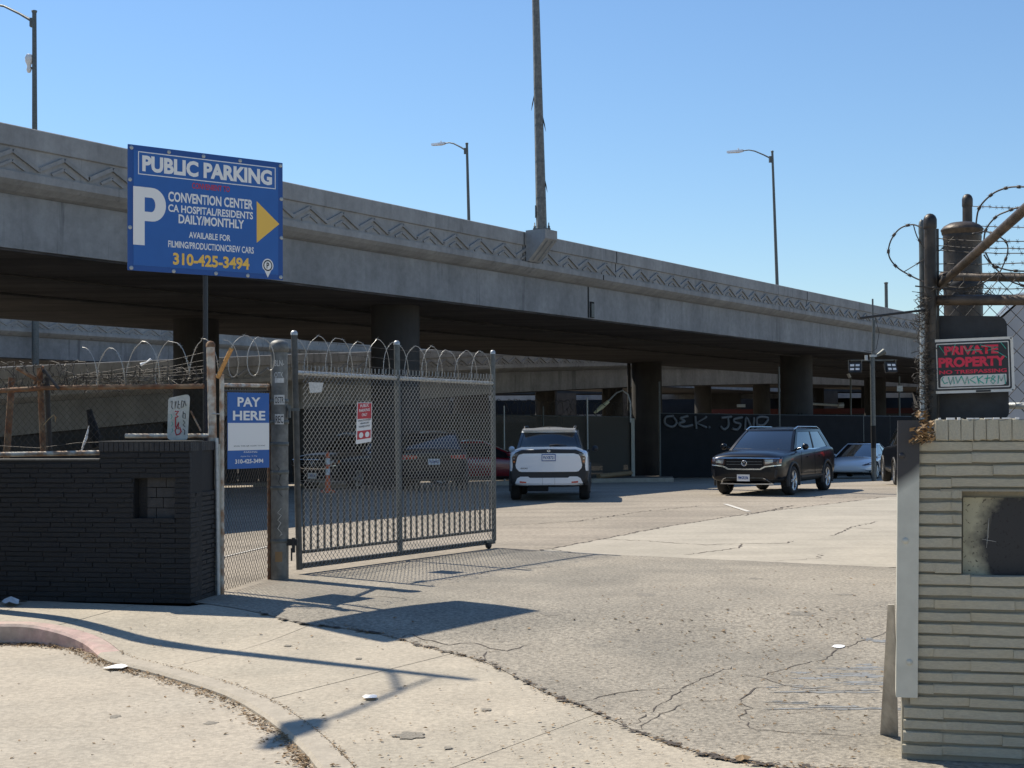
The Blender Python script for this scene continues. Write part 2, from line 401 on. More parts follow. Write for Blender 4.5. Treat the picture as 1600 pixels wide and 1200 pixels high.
# cracks and joints in the ground (jagged ribbons lying in the surfaces)
cr_mb = MB(); rnd = random.Random(3)
def crack(px, wd=.010, jag=.02, off=.0082, zf=G, step=.08, dry=False):
    pts = [zf(*q) for q in px]; out = []
    for a, b in zip(pts[:-1], pts[1:]):
        n = max(1, int((b-a).length/step))
        for k in range(n):
            q = a.lerp(b, k/n); s_ = max(.3, q.y/9); out.append(q+Vector((rnd.uniform(-jag, jag), rnd.uniform(-jag, jag)*1.3, 0))*min(s_, 2))
    out.append(pts[-1]); vs = []
    for i, q in enumerate(out):
        t = out[min(i+1, len(out)-1)]-out[max(i-1, 0)]; n = Vector((-t.y, t.x, 0)).normalized()
        ww = wd*(.55 if q.y < 14 else 1.0)*rnd.uniform(.3, 1.4)*min(1, .3+min(i, len(out)-1-i)*.3)
        z = gz(q.x, q.y)+off
        vs += [(q.x+n.x*ww, q.y+n.y*ww, z), (q.x-n.x*ww, q.y-n.y*ww, z)]
    cr_mb.add(vs, [(2*i, 2*i+1, 2*i+3, 2*i+2) for i in range(len(out)-1)])
for c in [
  ([(838, 862), (930, 845), (1037, 824), (1170, 803), (1385, 777)], .022),
  ([(775, 857), (838, 862)], .02), ([(900, 1100), (980, 1082), (1070, 1075), (1150, 1040)], .009), ([(1070, 1075), (1030, 1105), (990, 1133)], .009),
  ([(1070, 1098), (1005, 1135), (1003, 1142)], .008), ([(1070, 1098), (1155, 1096), (1175, 1078), (1225, 1073), (1200, 1062), (1155, 1055)], .009),
  ([(1185, 1058), (1290, 1030), (1310, 1015), (1385, 988)], .009), ([(1155, 1096), (1173, 1108), (1155, 1120), (1180, 1143), (1260, 1147), (1360, 1153)], .008),
  ([(1225, 1073), (1290, 1078), (1380, 1084)], .008), ([(1215, 1118), (1330, 1108)], .006), ([(905, 1052), (985, 1041)], .005),
  ([(1070, 868), (1155, 857), (1160, 850), (1100, 852), (1010, 846), (930, 842)], .014), ([(1155, 850), (1225, 850), (1240, 846)], .014),
  ([(1300, 838), (1330, 825), (1372, 815)], .014), ([(1330, 825), (1384, 829)], .012), ([(1210, 877), (1275, 874), (1285, 866)], .008),
  ([(780, 822), (900, 815), (1000, 800), (1100, 790)], .012), ([(1120, 805), (1165, 806), (1240, 790)], .02), ([(900, 866), (860, 858)], .01),
  ([(560, 936), (600, 933), (650, 938)], .006), ([(700, 908), (770, 893), (900, 884)], .005), ([(620, 998), (640, 992), (660, 1000), (705, 1008), (735, 1006), (790, 1018), (830, 1008)], .014),
  ([(750, 1037), (760, 1020), (790, 1018)], .01), ([(500, 973), (545, 979), (590, 985)], .008), ([(1190, 770), (1290, 778), (1385, 777)], .02),
  ([(60, 955), (120, 944)], .006), ([(150, 952), (250, 943)], .005), ([(330, 952), (240, 965), (140, 975)], .004), ([(520, 1100), (690, 1060)], .003)]:
    crack(c[0], c[1])
crk = cr_mb.build('crack', MT['crack'], ap, fix=False); crk['kind'] = 'stuff'
# broken edge chips between apron and sidewalk
ch = MB()
for k in range(160):
    i = rnd.randrange(3, len(AE)-3); q = AE[i]; t = rnd.random(); q2 = AE[i+1]
    x = q[0]+(q2[0]-q[0])*t+rnd.gauss(0, .018); y = q[1]+(q2[1]-q[1])*t+rnd.gauss(0, .018); s_ = rnd.uniform(.008, .028)
    z = gz(x, y)+.009
    an = [rnd.uniform(0, .9)+j*2*pi/5 for j in range(5)]
    ch.add([(x+cos(a)*s_*1.6, y+sin(a)*s_, z+rnd.uniform(0, .006)) for a in an], [(0, 1, 2, 3, 4)])
ck = ch.build('edge_crumb', MT['crack'], ap, fix=False); ck['kind'] = 'stuff'
# paint smears / stains on the apron near the right wall
st = MB()
for (u, v, a, b) in [(1300, 1055, .42, .10), (1345, 1048, .38, .07), (1360, 1070, .30, .05), (1250, 1075, .26, .045), (1330, 1082, .34, .04), (1375, 1108, .32, .05), (1290, 1107, .30, .036), (1225, 1100, .2, .03), (1385, 1003, .20, .10), (1240, 1083, .2, .02)]:
    c = G(u, v)
    for j in range(9):
        cx = c.x+rnd.uniform(-a, a)*.8; cy = c.y+rnd.gauss(0, b*1.1); aa = a*rnd.uniform(.10, .42); bb = b*rnd.uniform(.15, .6); vs = []; p1, p2 = rnd.uniform(0, 6), rnd.uniform(0, 6)
        for k in range(20):
            an = 2*pi*k/20; rr = 1+.28*sin(3*an+p1)+.2*sin(5*an+p2)+rnd.uniform(-.12, .12); x = cx+cos(an)*aa*rr; y = cy+sin(an)*bb*rr; vs.append((x, y, gz(x, y)+.0060+.00003*len(st.f)))
        st.add(vs, [tuple(range(20))])
sto = st.build('pavement_stain', MT['stain'], ap, fix=False); sto['kind'] = 'stuff'
oil = MB()
for (u, v, a, b) in [(640, 1150, .10, .05), (1010, 930, .12, .07), (1180, 905, .09, .05), (930, 1010, .07, .05), (1120, 985, .10, .04), (760, 1110, .04, .02), (330, 1130, .05, .03), (180, 1120, .04, .03), (1250, 960, .14, .06), (560, 1030, .03, .02), (860, 960, .10, .05), (1320, 930, .10, .036), (700, 1170, .03, .02), (450, 1010, .04, .02)]:
    c = G(u, v)
    if v > 1100 and u < 400: c = Gs(u, v)
    vs = []
    for k in range(18):
        an = 2*pi*k/18; rr_ = rnd.uniform(.6, 1.1); x = c.x+cos(an)*a*rr_; y = c.y+sin(an)*b*rr_*2; vs.append((x, y, (gz(x, y)+.0058+.0001*len(oil.f)) if not (v > 1100 and u < 400) else -.163))
    oil.add(vs, [tuple(range(18))])
oil.build('oil_stain', mat('oil_spot', (.20, .178, .14), .8, var=.15, vscale=9, mottle=(50, .3)), ap, fix=False)['kind'] = 'stuff'
# painted parking line
for (a, b, wd) in [((1133, 788), (1170, 800), .10), ((345, 872), (430, 852), .05)]:
    p, q = G(*a), G(*b); n = Vector((-(q-p).y, (q-p).x, 0)).normalized()*wd/2
    mb = MB(); mb.add([(v.x, v.y, gz(v.x, v.y)+.010) for v in (p-n, p+n, q+n, q-n)], [(0, 1, 2, 3)])
    mb.build('parking_line', mat('worn_line_paint', (.56, .53, .47), .8, var=.15, vscale=6), lot, fix=False)

# ================================================================== VIADUCTS
D = Vector((.634, 1, 0)).normalized(); N = Vector((D.y, -D.x, 0)); O = Vector((4.47, 47.9, 0))
UP = Vector((0, 0, 1))
def V(s, n, z): return O + D*s + N*n + UP*z
def chevron_mesh():
    mb = MB(); w2 = .59; 
    def bar(p, q, t, y0, y1):
        p = Vector(p); q = Vector(q); d = (q-p).normalized(); nn = Vector((-d.y, d.x))*t
        c = [p, q, q+nn, p+nn]
        mb.hexa([(a.x, y0, a.y) for a in c]+[(a.x, y1, a.y) for a in c])
    for sx in (-1, 1):
        bar((sx*w2, .02), (0, .30), .075*(-1 if sx > 0 else 1), 0, .052)
        bar((sx*.27, .0), (0, .13), .05*(-1 if sx > 0 else 1), 0, .036)
    return mb.mesh('zigzag_moulding', True)
CHEV = chevron_mesh(); CHEV.materials.append(MT['conc'])
def viaduct(name, label, n0, width, s0, s1, prof, grp, step=8, chev=(0, 0), faceoff=.30, zface=6.38, joint=None, cat='viaduct', far=True):
    """prof(s) gives the height shift of the deck"""
    root = top(name, label, cat, V((s0+s1)/2, n0, 0))
    ss = [s0+(s1-s0)*i/max(1, int((s1-s0)/step)) for i in range(int((s1-s0)/step)+1)]
    def sweep(nm, pts, m, ssl=ss, sub=None):
        mb = MB(); k = len(pts)
        for s in ssl:
            dz = prof(s)
            for (n, z) in pts: mb.v.append(tuple(V(s, n0+n, z+dz)))
        for i in range(len(ssl)-1):
            for j in range(k): mb.f.append((i*k+j, i*k+(j+1) % k, (i+1)*k+(j+1) % k, (i+1)*k+j)); mb.m.append(0); mb.sm.append(False)
        mb.f += [tuple(range(k)), tuple((len(ssl)-1)*k+j for j in range(k))]; mb.m += [0, 0]; mb.sm += [0, 0]
        return mb.build(nm, m, sub or root)
    W = -width
    segs = [ss]
    sweep('girder', [(0, 5.0), (0, 5.99), (W, 5.99), (W, 5.0), (W+.02, 4.995), (-.02, 4.995)], MT['girder'])
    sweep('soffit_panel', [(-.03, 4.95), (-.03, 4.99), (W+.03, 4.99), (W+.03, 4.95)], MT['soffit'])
    sweep('ledge', [(.0, 5.995), (.12, 6.03), (.28, 6.12), (.38, 6.2), (.38, 6.345), (-.5, 6.345), (-.5, 5.995)], MT['conc'])
    sweep('parapet', [(.30, 6.35), (.30, 6.80), (.345, 6.82), (.345, 7.18), (.32, 7.20), (.02, 7.20), (0, 6.35)], MT['conc'])
    sweep('deck', [(-.52, 6.0), (-.52, 6.3), (W+.5, 6.3), (W+.5, 6.0)], MT['lot'])
    if far:
        sweep('ledge', [(W, 5.995), (W-.38, 6.2), (W-.38, 6.345), (W+.45, 6.345), (W+.45, 5.995)], MT['conc'])
        sweep('parapet', [(W-.30, 6.35), (W-.30, 7.2), (W, 7.2), (W+.03, 6.35)], MT['conc'])
    s = chev[0]; pm = Matrix((D, -N, UP)).transposed()      # local x along, y = -N (towards structure) -> flip
    while s < chev[1]:
        o = bpy.data.objects.new('zigzag_moulding', CHEV); COL.objects.link(o); adopt(o, root)
        rot = Matrix((D, N, UP)).transposed()
        slope = math.atan((prof(s+.5)-prof(s-.5)))
        o.matrix_basis = Matrix.Translation(V(s, n0+faceoff+.0005, zface+.01+prof(s))) @ rot.to_4x4() @ Matrix.Rotation(-slope, 4, 'Y')
        s += 1.18
    return root, sweep
flat = lambda s: 0
mv, sw = viaduct('freeway_viaduct', 'long concrete freeway viaduct with zigzag band crossing the picture above the cars', 0, 13.6, -50, 140, flat, None, chev=(-34, 62))
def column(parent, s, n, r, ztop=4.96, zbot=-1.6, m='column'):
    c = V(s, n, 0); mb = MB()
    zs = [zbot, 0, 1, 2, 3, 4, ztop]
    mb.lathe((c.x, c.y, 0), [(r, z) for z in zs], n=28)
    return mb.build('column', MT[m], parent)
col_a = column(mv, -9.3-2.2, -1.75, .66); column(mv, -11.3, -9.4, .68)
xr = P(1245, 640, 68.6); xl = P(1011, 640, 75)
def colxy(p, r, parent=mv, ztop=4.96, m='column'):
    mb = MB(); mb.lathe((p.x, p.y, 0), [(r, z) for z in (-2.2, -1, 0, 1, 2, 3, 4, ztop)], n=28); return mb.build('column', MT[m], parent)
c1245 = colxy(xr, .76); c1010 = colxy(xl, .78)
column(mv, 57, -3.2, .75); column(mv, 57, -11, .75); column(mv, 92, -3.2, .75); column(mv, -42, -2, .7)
# panel joints in the parapet, hinge joint with dark recess in the girder
jt = MB()
for s in (-20.5, -8.2, 0.9-3.55, 14, 29, 45):
    for z0, z1, n in ((6.352, 6.798, .3035), (6.822, 7.178, .3485)):
        jt.box(V(s, n, (z0+z1)/2), (.03, .012, z1-z0), (D, N, UP))
jt.build('panel_joint', MT['black'], mv)
hj = MB(); sj = -3.9
hj.box(V(sj, .006, 5.5), (.06, .02, .96), (D, N, UP)); hj.box(V(sj+.22, .008, 5.28), (.26, .03, .5), (D, N, UP)); hj.box(V(sj+.3, .385, 6.27), (.03, .02, .15), (D, N, UP))
hj.build('hinge_joint', MT['black'], mv)
hp = MB(); hp.box(V(sj+.22, .03, 5.26), (.16, .03, .42), (D, N, UP)); hp.build('cover_plate', MT['galvd'], mv)
# light pole bracket on the parapet (corbel with a slanted grooved underside)
pb = P(843, 365, 41.0); sb = (pb-O).dot(D)
cb = MB(); hw = .33
def pr(sg): return [V(sb+sg*hw, .35, 7.24), V(sb+sg*hw, .35, 6.36), V(sb+sg*hw, .42, 6.36), V(sb+sg*hw, 1.0, 6.98), V(sb+sg*hw, 1.0, 7.24)]
cb.prism(pr(-1), D*2*hw)
cbo = cb.build('lamp_corbel', MT['conc'], mv)
gr_ = MB()
for k in (-.14, .14):
    a = V(sb+k, .47, 6.405); b = V(sb+k, .96, 6.93); gr_.tube([a, b], .03, 4)
gr_.build('corbel_rib', MT['girder'], cbo)
# back viaduct (parallel) and the rising ramp between the two
bv, _ = viaduct('back_viaduct', 'farther pale concrete viaduct with zigzag parapet seen under the main deck at left', -33, 12, -50, 140, flat, None, chev=(-24, 12))
for s in (-14, 20, 52): column(bv, s, -35, .7); column(bv, s, -43, .7)
def rprof(s):
    pts = [(-40, 1.55), (-13.2, 3.66), (.4, 4.58), (15.4, 5.49), (29.3, 6.07), (51.6, 6.75), (90, 7.2), (200, 7.2)]
    for (a, za), (b, zb) in zip(pts, pts[1:]):
        if a <= s <= b:
            return za+(zb-za)*(s-a)/(b-a)-7.2
    return (1.55 if s < -40 else 7.2)-7.2
rp, rsw = viaduct('freeway_ramp', 'lower concrete ramp with zigzag parapet rising to the right under the main viaduct', -16, 7.5, -40, 110, rprof, None, step=4, chev=(-14, 32), cat='ramp')
for s in (16, 30, 52, 75):
    column(rp, s, -17.5, .6, 4.96+rprof(s)); column(rp, s, -22, .6, 4.96+rprof(s))
rw = MB(); k0, k1_ = -40, -6
a = [V(k0, -16.3, -1.2), V(k1_, -16.3, -1.2), V(k1_, -16.3, 4.98+rprof(k1_)), V(k0, -16.3, 4.98+rprof(k0))]
rw.prism(a, -N*6.8); rw.build('retaining_wall', mat('shade_dark_wall', (.06, .065, .075), .9, var=.25, vscale=.6, streak=(1.5, .2, (1, 1, .2))), rp)  # wall colour darkened to carry the shade under the ramp

# ------------------------------------------------------------------ lamp posts on the freeway
def lamp_post(name, label, base, ztop, r0_, r1_, arm, armh=.9, group='freeway lamp posts', lean=0):
    root = top(name, label, 'lamp post', base, group=group)
    tp = Vector((base[0]-lean*(ztop-base[2]), base[1], ztop)); mb = MB(); b = Vector(base)
    mb.tube([b.lerp(tp, t) for t in (0, .25, .5, .75, 1)], [r0_+(r1_-r0_)*t for t in (0, .25, .5, .75, 1)], 12)
    mb.build('pole', MT['galvd'], root)
    m2 = MB(); m2.lathe(b, [(r0_*1.9, 0), (r0_*1.9, .05), (r0_*1.2, .06), (r0_*1.1, .25)], 12); m2.build('base_plate', MT['galvd'], root)
    m3 = MB(); m3.lathe(tp, [(r1_*1.1, -.06), (r1_*1.3, 0), (r1_*1.3, .04), (0, .08)], 10); m3.build('pole_cap', MT['galvd'], root)
    if arm:
        ad = Vector(arm); L = ad.length; a0 = tp-UP*.5
        pts = [a0, a0+ad*.3+UP*armh*.45, a0+ad*.6+UP*armh*.85, a0+ad*.8+UP*armh, a0+ad+UP*armh]
        m4 = MB(); m4.tube(pts, [r1_*.75, r1_*.6, r1_*.55, r1_*.5, r1_*.5], 8)
        m4.box(a0+ad.normalized()*.12, (.22, .22, .4), mi=0); ao = m4.build('arm', MT['galvd'], root)
        e = pts[-1]; dn = ad.normalized(); sd = dn.cross(UP)
        m5 = MB(); hx = [e+sd*.09-UP*.06, e-sd*.09-UP*.06, e-sd*.22+dn*.45-UP*.07, e-sd*.12+dn*1.15-UP*.03, e+sd*.12+dn*1.15-UP*.03, e+sd*.22+dn*.45-UP*.07]
        m5.prism(hx, UP*.14); m5.box(e+dn*.35+UP*.15, (.1, .1, .12)); m5.build('luminaire', MT['carsilver'], root)
    return root
A_ = -N*.75+D*.1
bl = V(0, -32.3, 0)
def atn(u, n):       # point on the ray of column u at offset n from the main viaduct
    t = (u-800)/F; den = t*N.x+N.y; Y = (n+O.dot(N))/den; return Vector((t*Y, Y, 0))
q = atn(56, -32.2)
l1 = lamp_post('street_lamp', 'tall grey lamp post at the left edge with a round camera on its side', (q.x, q.y, -.8), 21.1, .19, .10, -N*3.6, 1.3, lean=.006)
cm = MB(); cc = Vector((q.x-.27-.1, q.y, 18.55)); 
cm.lathe(cc+UP*.25, [(0, .33), (.13, .28), (.19, .12), (.17, -.05), (.10, -.2), (.09, -.3), (.12, -.42), (.07, -.55), (0, -.58)], 12); cm.build('dome_camera', MT['white'], l1)
cm = MB(); cm.box(cc+Vector((.2, 0, -.1)), (.3, .08, .1)); cm.box(cc+Vector((.27, 0, -.1)), (.12, .12, .4)); cm.build('camera_bracket', MT['galvd'], l1)
q = atn(738.5, -33.3); lamp_post('street_lamp', 'slender grey lamp post with single arm, nearest left of the thick tall mast', (q.x, q.y, 6.2), 21.2, .15, .085, -N*1.9+D*.1, .75, lean=.02)
q = atn(1219, -13.7); lamp_post('street_lamp', 'slender grey lamp post with single arm, alone right of the thick mast', (q.x, q.y, 6.3), 19.6, .13, .075, -N*2.1+D*.1, .8, lean=.024)
q = atn(1387, -13.7); lamp_post('marker_pole', 'short bare grey pole above the parapet just left of the razor wire', (q.x, q.y, 6.3), 12.75, .14, .13, None, group=None)
# thick mast on the corbel
mb_ = V(sb, .68, 7.24); mast = top('light_mast', 'thick tall octagonal light mast bolted to the viaduct corbel', 'light mast', mb_)
m = MB(); m.tube([mb_, mb_+Vector((-.09, 0, 5)), mb_+Vector((-.19, 0, 10.5))], [.155, .115, .08], 8, sm=False); m.build('pole', MT['pipegrey'], mast)
m = MB(); m.box(mb_+UP*.02, (.5, .5, .04)); m.build('base_plate', MT['galvd'], mast)
for sx in (-1, 1):
    for sy in (-1, 1):
        m = MB(); m.lathe(mb_+Vector((sx*.2, sy*.2, .04)), [(.035, 0), (.035, .07), (.015, .08), (.015, .16), (0, .17)], 8); m.build('anchor_bolt', MT['galvd'], mast)
for z in (.9, 1.95, 3.0, 4.05):
    m = MB(); m.lathe(mb_+Vector((-.018*z, 0, z)), [(.155-.0075*z, 0), (.155-.0075*z, .05)], 12); m.build('band', MT['galvd'], mast)
for z, s_ in ((3.3, 1), (1.55, 1), (3.9, -1)):
    m = MB(); b = mb_+Vector((.11*s_-.018*z, 0, z)); m.tube([b, b+Vector((.05*s_, -.02, -.25)), b+Vector((.09*s_, 0, -.45))], [.012, .018, .004], 4); m.build('loose_strap', MT['darkpipe'], mast)
m = MB(); m.box(mb_+Vector((-.17, 0, .55)), (.03, .08, .35)); m.build('junction_box', MT['galvd'], mast)
# ================================================================== BRICK PIECES
def brick_mesh(name, seed, m, ends=.985):
    """unit brick 1x1x1 centred, front face at y=-.5, edges worn"""
    rr = random.Random(seed); mb = MB()
    xs = [-.5, -.17, .17, .5]; vs = []
    for y, sh in ((-.5, .9), (-.32, 1.0), (.5, 1.0)):
        for x in xs:
            for z in (-.5, .5):
                zz = z*(sh if y < -.4 else 1)+rr.uniform(-.05, .05)*(y < .4)
                xx = x*(ends if (y < -.4 and abs(x) > .4) else 1)
                vs.append((xx, y+rr.uniform(-.06, .06)*(y < -.4), zz))
    fs = []
    for i in range(3):
        fs.append((2*i, 2*i+2, 2*i+3, 2*i+1))
        for r_ in range(2):
            a = r_*8; b = a+8
            fs.append((a+2*i, b+2*i, b+2*i+2, a+2*i+2)); fs.append((a+2*i+1, a+2*i+3, b+2*i+3, b+2*i+1))
    for r_ in range(2):
        a = r_*8; b = a+8
        fs.append((a, a+1, b+1, b)); fs.append((a+6, b+6, b+7, a+7))
    mb.add(vs, fs)
    me = mb.mesh(name, True); me.materials.append(m); return me
BB = [brick_mesh('brick', i, MT['bbrick']) for i in range(5)]
GB = [brick_mesh('brick', 20+i, MT['gbrick'], .998) for i in range(5)]
def place_piece(name, me, c, ex, n, size, parent, roll=0):
    """piece centred at c, long axis ex, outward normal n"""
    o = bpy.data.objects.new(name, me); COL.objects.link(o); adopt(o, parent)
    ex = Vector(ex).normalized(); n = Vector(n).normalized(); ez = ex.cross(-n).normalized()
    if ez.z < 0: ez = -ez
    rot = Matrix((ex, -n, ez)).transposed().to_4x4()
    o.matrix_basis = Matrix.Translation(c) @ rot @ Matrix.Rotation(roll, 4, 'Y') @ Matrix.Diagonal((size[0], size[1], size[2], 1))
    return o
# ------------------------------------------------------------------ black brick wall
wB = G(297, 943.5); wA = G(0, 938); wC = G(341, 928)
e = (wB-wA); e.z = 0; e.normalize(); nf = Vector((e.y, -e.x, 0))          # outward (towards camera)
wA = wB - e*5.5
e2 = (wC-wB); e2.z = 0; L2 = e2.length; e2.normalize(); n2 = Vector((e2.y, -e2.x, 0))
wall = top('brick_wall', 'low wall of thin black painted bricks with a grey block niche at the left', 'wall', wB)
CH = .0475; zt_lo = 1.355; zt_hi = 1.53; Lw = 5.5
sS = Lw-(P(297, 700, wB.y)-P(176, 700, wB.y+.4)).length       # start of the raised part
core = MB(); th = .86
ni0, ni1, nz0, nz1 = Lw-.575, Lw-.16, .80, 1.185                # niche extents along the wall
def fr(s, off, z): return Vector((wA.x, wA.y, 0))+e*s+nf*off+UP*z
def cb_box(s0, s1, z0, z1, o0=-.30, o1=-.012, mb=core):
    mb.hexa([fr(s0, o1, z0), fr(s1, o1, z0), fr(s1, o0, z0), fr(s0, o0, z0), fr(s0, o1, z1), fr(s1, o1, z1), fr(s1, o0, z1), fr(s0, o0, z1)])
cb_box(0, sS, 0, zt_lo); cb_box(sS+.0005, ni0, 0, zt_hi); cb_box(ni0+.0005, ni1, 0, nz0); cb_box(ni0+.0005, ni1, nz1, zt_hi); cb_box(ni1+.0005, Lw-.012, 0, zt_hi)
cb_box(ni0+.001, ni1-.001, nz0+.001, nz1-.001, -.30, -.115)
c2 = MB()
def fr2(s, off, z): return Vector((wB.x, wB.y, 0))+e2*s+n2*off+UP*z
core.hexa([fr2(.29, -.012, 0), fr2(L2, -.012, 0), fr2(L2, -.25, 0), fr2(.29, -.25, 0), fr2(.29, -.012, zt_hi), fr2(L2, -.012, zt_hi), fr2(L2, -.25, zt_hi), fr2(.29, -.25, zt_hi)])
core.build('wall_core', MT['bmortar'], wall)
rb = random.Random(5); pieces = []
nrow = int(zt_hi/CH)
for k in range(nrow):
    z = (k+.5)*CH
    if k >= nrow-2: continue
    if z+CH/2 > zt_lo: smin = sS
    else: smin = 0
    s = Lw-rb.choice((.0, .15))-.0; first = True
    s = Lw
    ln = .30 if k % 2 else .15
    while s > smin+.03:
        a = max(smin, s-ln)
        seg = [(a, s)]
        if nz0-.01 < z < nz1+.01:   # cut at the niche
            seg = []
            if s > ni1: seg.append((max(a, ni1), s))
            if a < ni0: seg.append((a, min(s, ni0)))
        for a_, b_ in seg:
            if b_-a_ > .02: pieces.append((a_, b_, z, k))
        s = a; ln = rb.choice((.30, .30, .22, .40))
# largest in the picture first: those near the corner
pieces.sort(key=lambda p: -p[1])
stuff_b = MB()
npart = 0; NB1 = 215
for (a, b, z, k) in pieces:
    c = fr((a+b)/2, -.02+rb.uniform(-.006, .006), z+rb.uniform(-.002, .002)); sz = (b-a-.004, .045, CH*rb.uniform(.80, .88))
    if npart < NB1:
        place_piece('brick', rb.choice(BB), c, e, nf, sz, wall, rb.uniform(-.006, .006)); npart += 1
    else: stuff_b.box(c, sz, (e, nf, UP))
bo = stuff_b.build('brick_field', MT['bbrick'], wall); bo['kind'] = 'stuff'
for k in range(nrow-2):
    z = (k+.5)*CH; s = 0; ln = .15 if k % 2 else .30
    while s < L2-.03 and npart < 292:
        b = min(L2, s+ln); c = fr2((s+b)/2, -.02+rb.uniform(-.004, .005), z)
        place_piece('brick', rb.choice(BB), c, e2, n2, (b-s-.004, .045, CH*.84), wall); npart += 1; s = b; ln = .30
# soldier course on top of the raised part (joined: too small singly), coping lip
sd = MB(); s = sS
while s < Lw-.02:
    sd.box(fr(s+.026, -.02, zt_hi-.045), (.046, .05, .085), (e, nf, UP)); s += .052
s = 0
while s < L2-.02:
    sd.box(fr2(s+.026, -.02, zt_hi-.045), (.046, .05, .085), (e2, n2, UP)); s += .052
so2 = sd.build('soldier_course', MT['bbrick'], wall); so2['kind'] = 'stuff'
lip = MB(); lip.box(fr(sS/2, -.15, zt_lo+.008), (sS, .31, .014), (e, nf, UP)); lip.box(fr((sS+Lw)/2, -.15, zt_hi+.006), (Lw-sS, .31, .01), (e, nf, UP))
lip.build('coping', mat('dusty_coping', (.10, .095, .085), .9, var=.3, vscale=12), wall)
# niche: grey blocks in the back
for r_ in range(4):
    zc = nz0+.05+r_*.098; s = ni0+.10-(r_ % 2)*.0; 
    cuts_ = [ni0+.105, ni0+.27 if r_ % 2 else ni0+.20, ni1-.004] if r_ < 3 else [ni0+.105, ni0+.3, ni1-.004]
    for a, b in zip(cuts_, cuts_[1:]):
        mb = MB(); mb.box(fr((a+b)/2, -.095, zc), (b-a-.008, .05, .09), (e, nf, UP)); mb.build('grey_block', MT['block'], wall)

# ================================================================== CHAIN LINK
def chain(name, p0, p1, hgt, p=.036, hh=.038, r=.0016, m='wire', parent=None, sides=3, up=UP, top_barb=.03, z0=0):
    p0 = Vector(p0); p1 = Vector(p1); d = (p1-p0); L = d.length; d.normalize(); nn = d.cross(up).normalized()
    n = int(L/p); rows = int(hgt/hh); mb = MB(); p = L/n
    for i in range(n):
        pts = []
        for k in range(rows+1):
            odd = (k+i) % 2
            x = (i+odd)*p; off = r*(1 if odd else -1)*1.1
            pts.append(p0+d*x+up*(z0+k*hh)+nn*off)
        if top_barb: pts.append(pts[-1]+up*top_barb+d*rb.uniform(-.008, .008))
        mb.tube(pts, r, sides, caps=False, sm=False)
    o = mb.build(name, MT[m], parent, fix=False); o['kind'] = 'stuff'; return o
def coil(name, p0, p1, Rz, Rn, pitch, parent, m='wire', r=.0035, barb=True, seed=1, tilt=.5, wob=.02):
    """concertina razor wire: loops round the line p0-p1, squashed, with clip-on blades"""
    p0 = Vector(p0); p1 = Vector(p1); d = (p1-p0); L = d.length; d.normalize(); nn = d.cross(UP).normalized()
    rr = random.Random(seed); mb = MB(); pts = []; n = int(L/pitch*20); ph = 0
    for i in range(n+1):
        a = 2*pi*i/20; w_ = 1+.05*sin(i*.11+seed)
        lp_ = int(i/20); q_ = .5+.5*sin(lp_*2.4+seed); w_ *= .90+.16*q_; x = L*i/n + Rn*tilt*sin(a)*(.8+.5*q_)+.06*pitch*sin(lp_*1.7+seed)
        pts.append(p0+d*x+UP*(Rz*w_*cos(a)+.012*sin(i*.037+seed))+nn*(Rn*.35*sin(a))+Vector((rr.gauss(0, 1), rr.gauss(0, 1), rr.gauss(0, 1)))*wob*.05)
    mb.tube(pts, r, 4, caps=False)
    if barb:
        for i in range(2, n-2, 3):
            c = pts[i]; t = (pts[i+1]-pts[i-1]).normalized(); s_ = (t.cross(nn)).normalized(); q = .022
            for sg in (-1, 1):
                mb.add([c-t*q*1.5+s_*sg*q, c+s_*sg*r*.5, c+t*q*1.5+s_*sg*q, c-s_*sg*r], [(0, 1, 3), (1, 2, 3)])
    return mb.build(name, MT[m], parent, fix=False)
def cap_post(mb, b, h, r, dome=True, n=14):
    mb.lathe(b, [(r, 0), (r, h)], n)
def pipe(name, a, b, r, m, parent, n=10):
    mb = MB(); a = Vector(a); b = Vector(b); mb.tube([a, a.lerp(b, .33), a.lerp(b, .66), b], r, n); return mb.build(name, MT[m], parent)
def lath(name, c, prof, m, parent, n=20, axis=(0, 0, 1)):
    mb = MB(); mb.lathe(c, prof, n, axis); return mb.build(name, MT[m], parent)

# ------------------------------------------------------------------ fence standing on the black wall
FY = 14.45
f0 = P(-260, 700, 15.3); fp1 = P(62, 700, 14.75); fp2 = P(337, 700, 14.42)
fen = top('chain_link_fence', 'rusty chain link fence with razor coils standing behind the black brick wall', 'fence', (fp1.x, fp1.y, 0))
def at(u, v, Y): return P(u, v, Y)
pipe('post', at(68, 712, 14.75), at(62, 575, 14.75), .03, 'rust', fen)
pipe('post', at(78, 712, 14.9), at(73, 590, 14.9), .026, 'wired', fen)
pipe('post', at(-150, 712, 15.1), at(-150, 575, 15.1), .03, 'rust', fen)
pb2 = Vector((fp2.x, fp2.y, 0)); 
pipe('corner_post', pb2, pb2+Vector((-.05, 0, 2.50)), .042, 'rustpale', fen)
lath('post_cap', pb2+Vector((-.05, 0, 2.50)), [(.046, -.03), (.046, .0), (.03, .025), (0, .035)], 'rust', fen, 12)
pipe('top_rail', at(62, 606, 14.7), at(318, 603.5, 14.42), .026, 'rust', fen)
pipe('top_rail', at(-200, 622, 15.1), at(62, 607, 14.7), .026, 'rust', fen)
pipe('bottom_rail', at(-200, 714, 15.0), at(172, 707, 14.55), .026, 'rustpale', fen)
pipe('bottom_rail', at(196, 681, 14.5), at(334, 681, 14.42), .024, 'rustpale', fen)
pipe('barb_arm', at(62, 596, 14.7), at(26, 575, 14.6), .018, 'rust', fen)
pipe('barb_arm', at(54, 600, 14.7), at(67, 572, 14.65), .016, 'rust', fen)
pipe('barb_arm', at(67, 576, 14.7), at(92, 608, 14.6), .016, 'wired', fen)
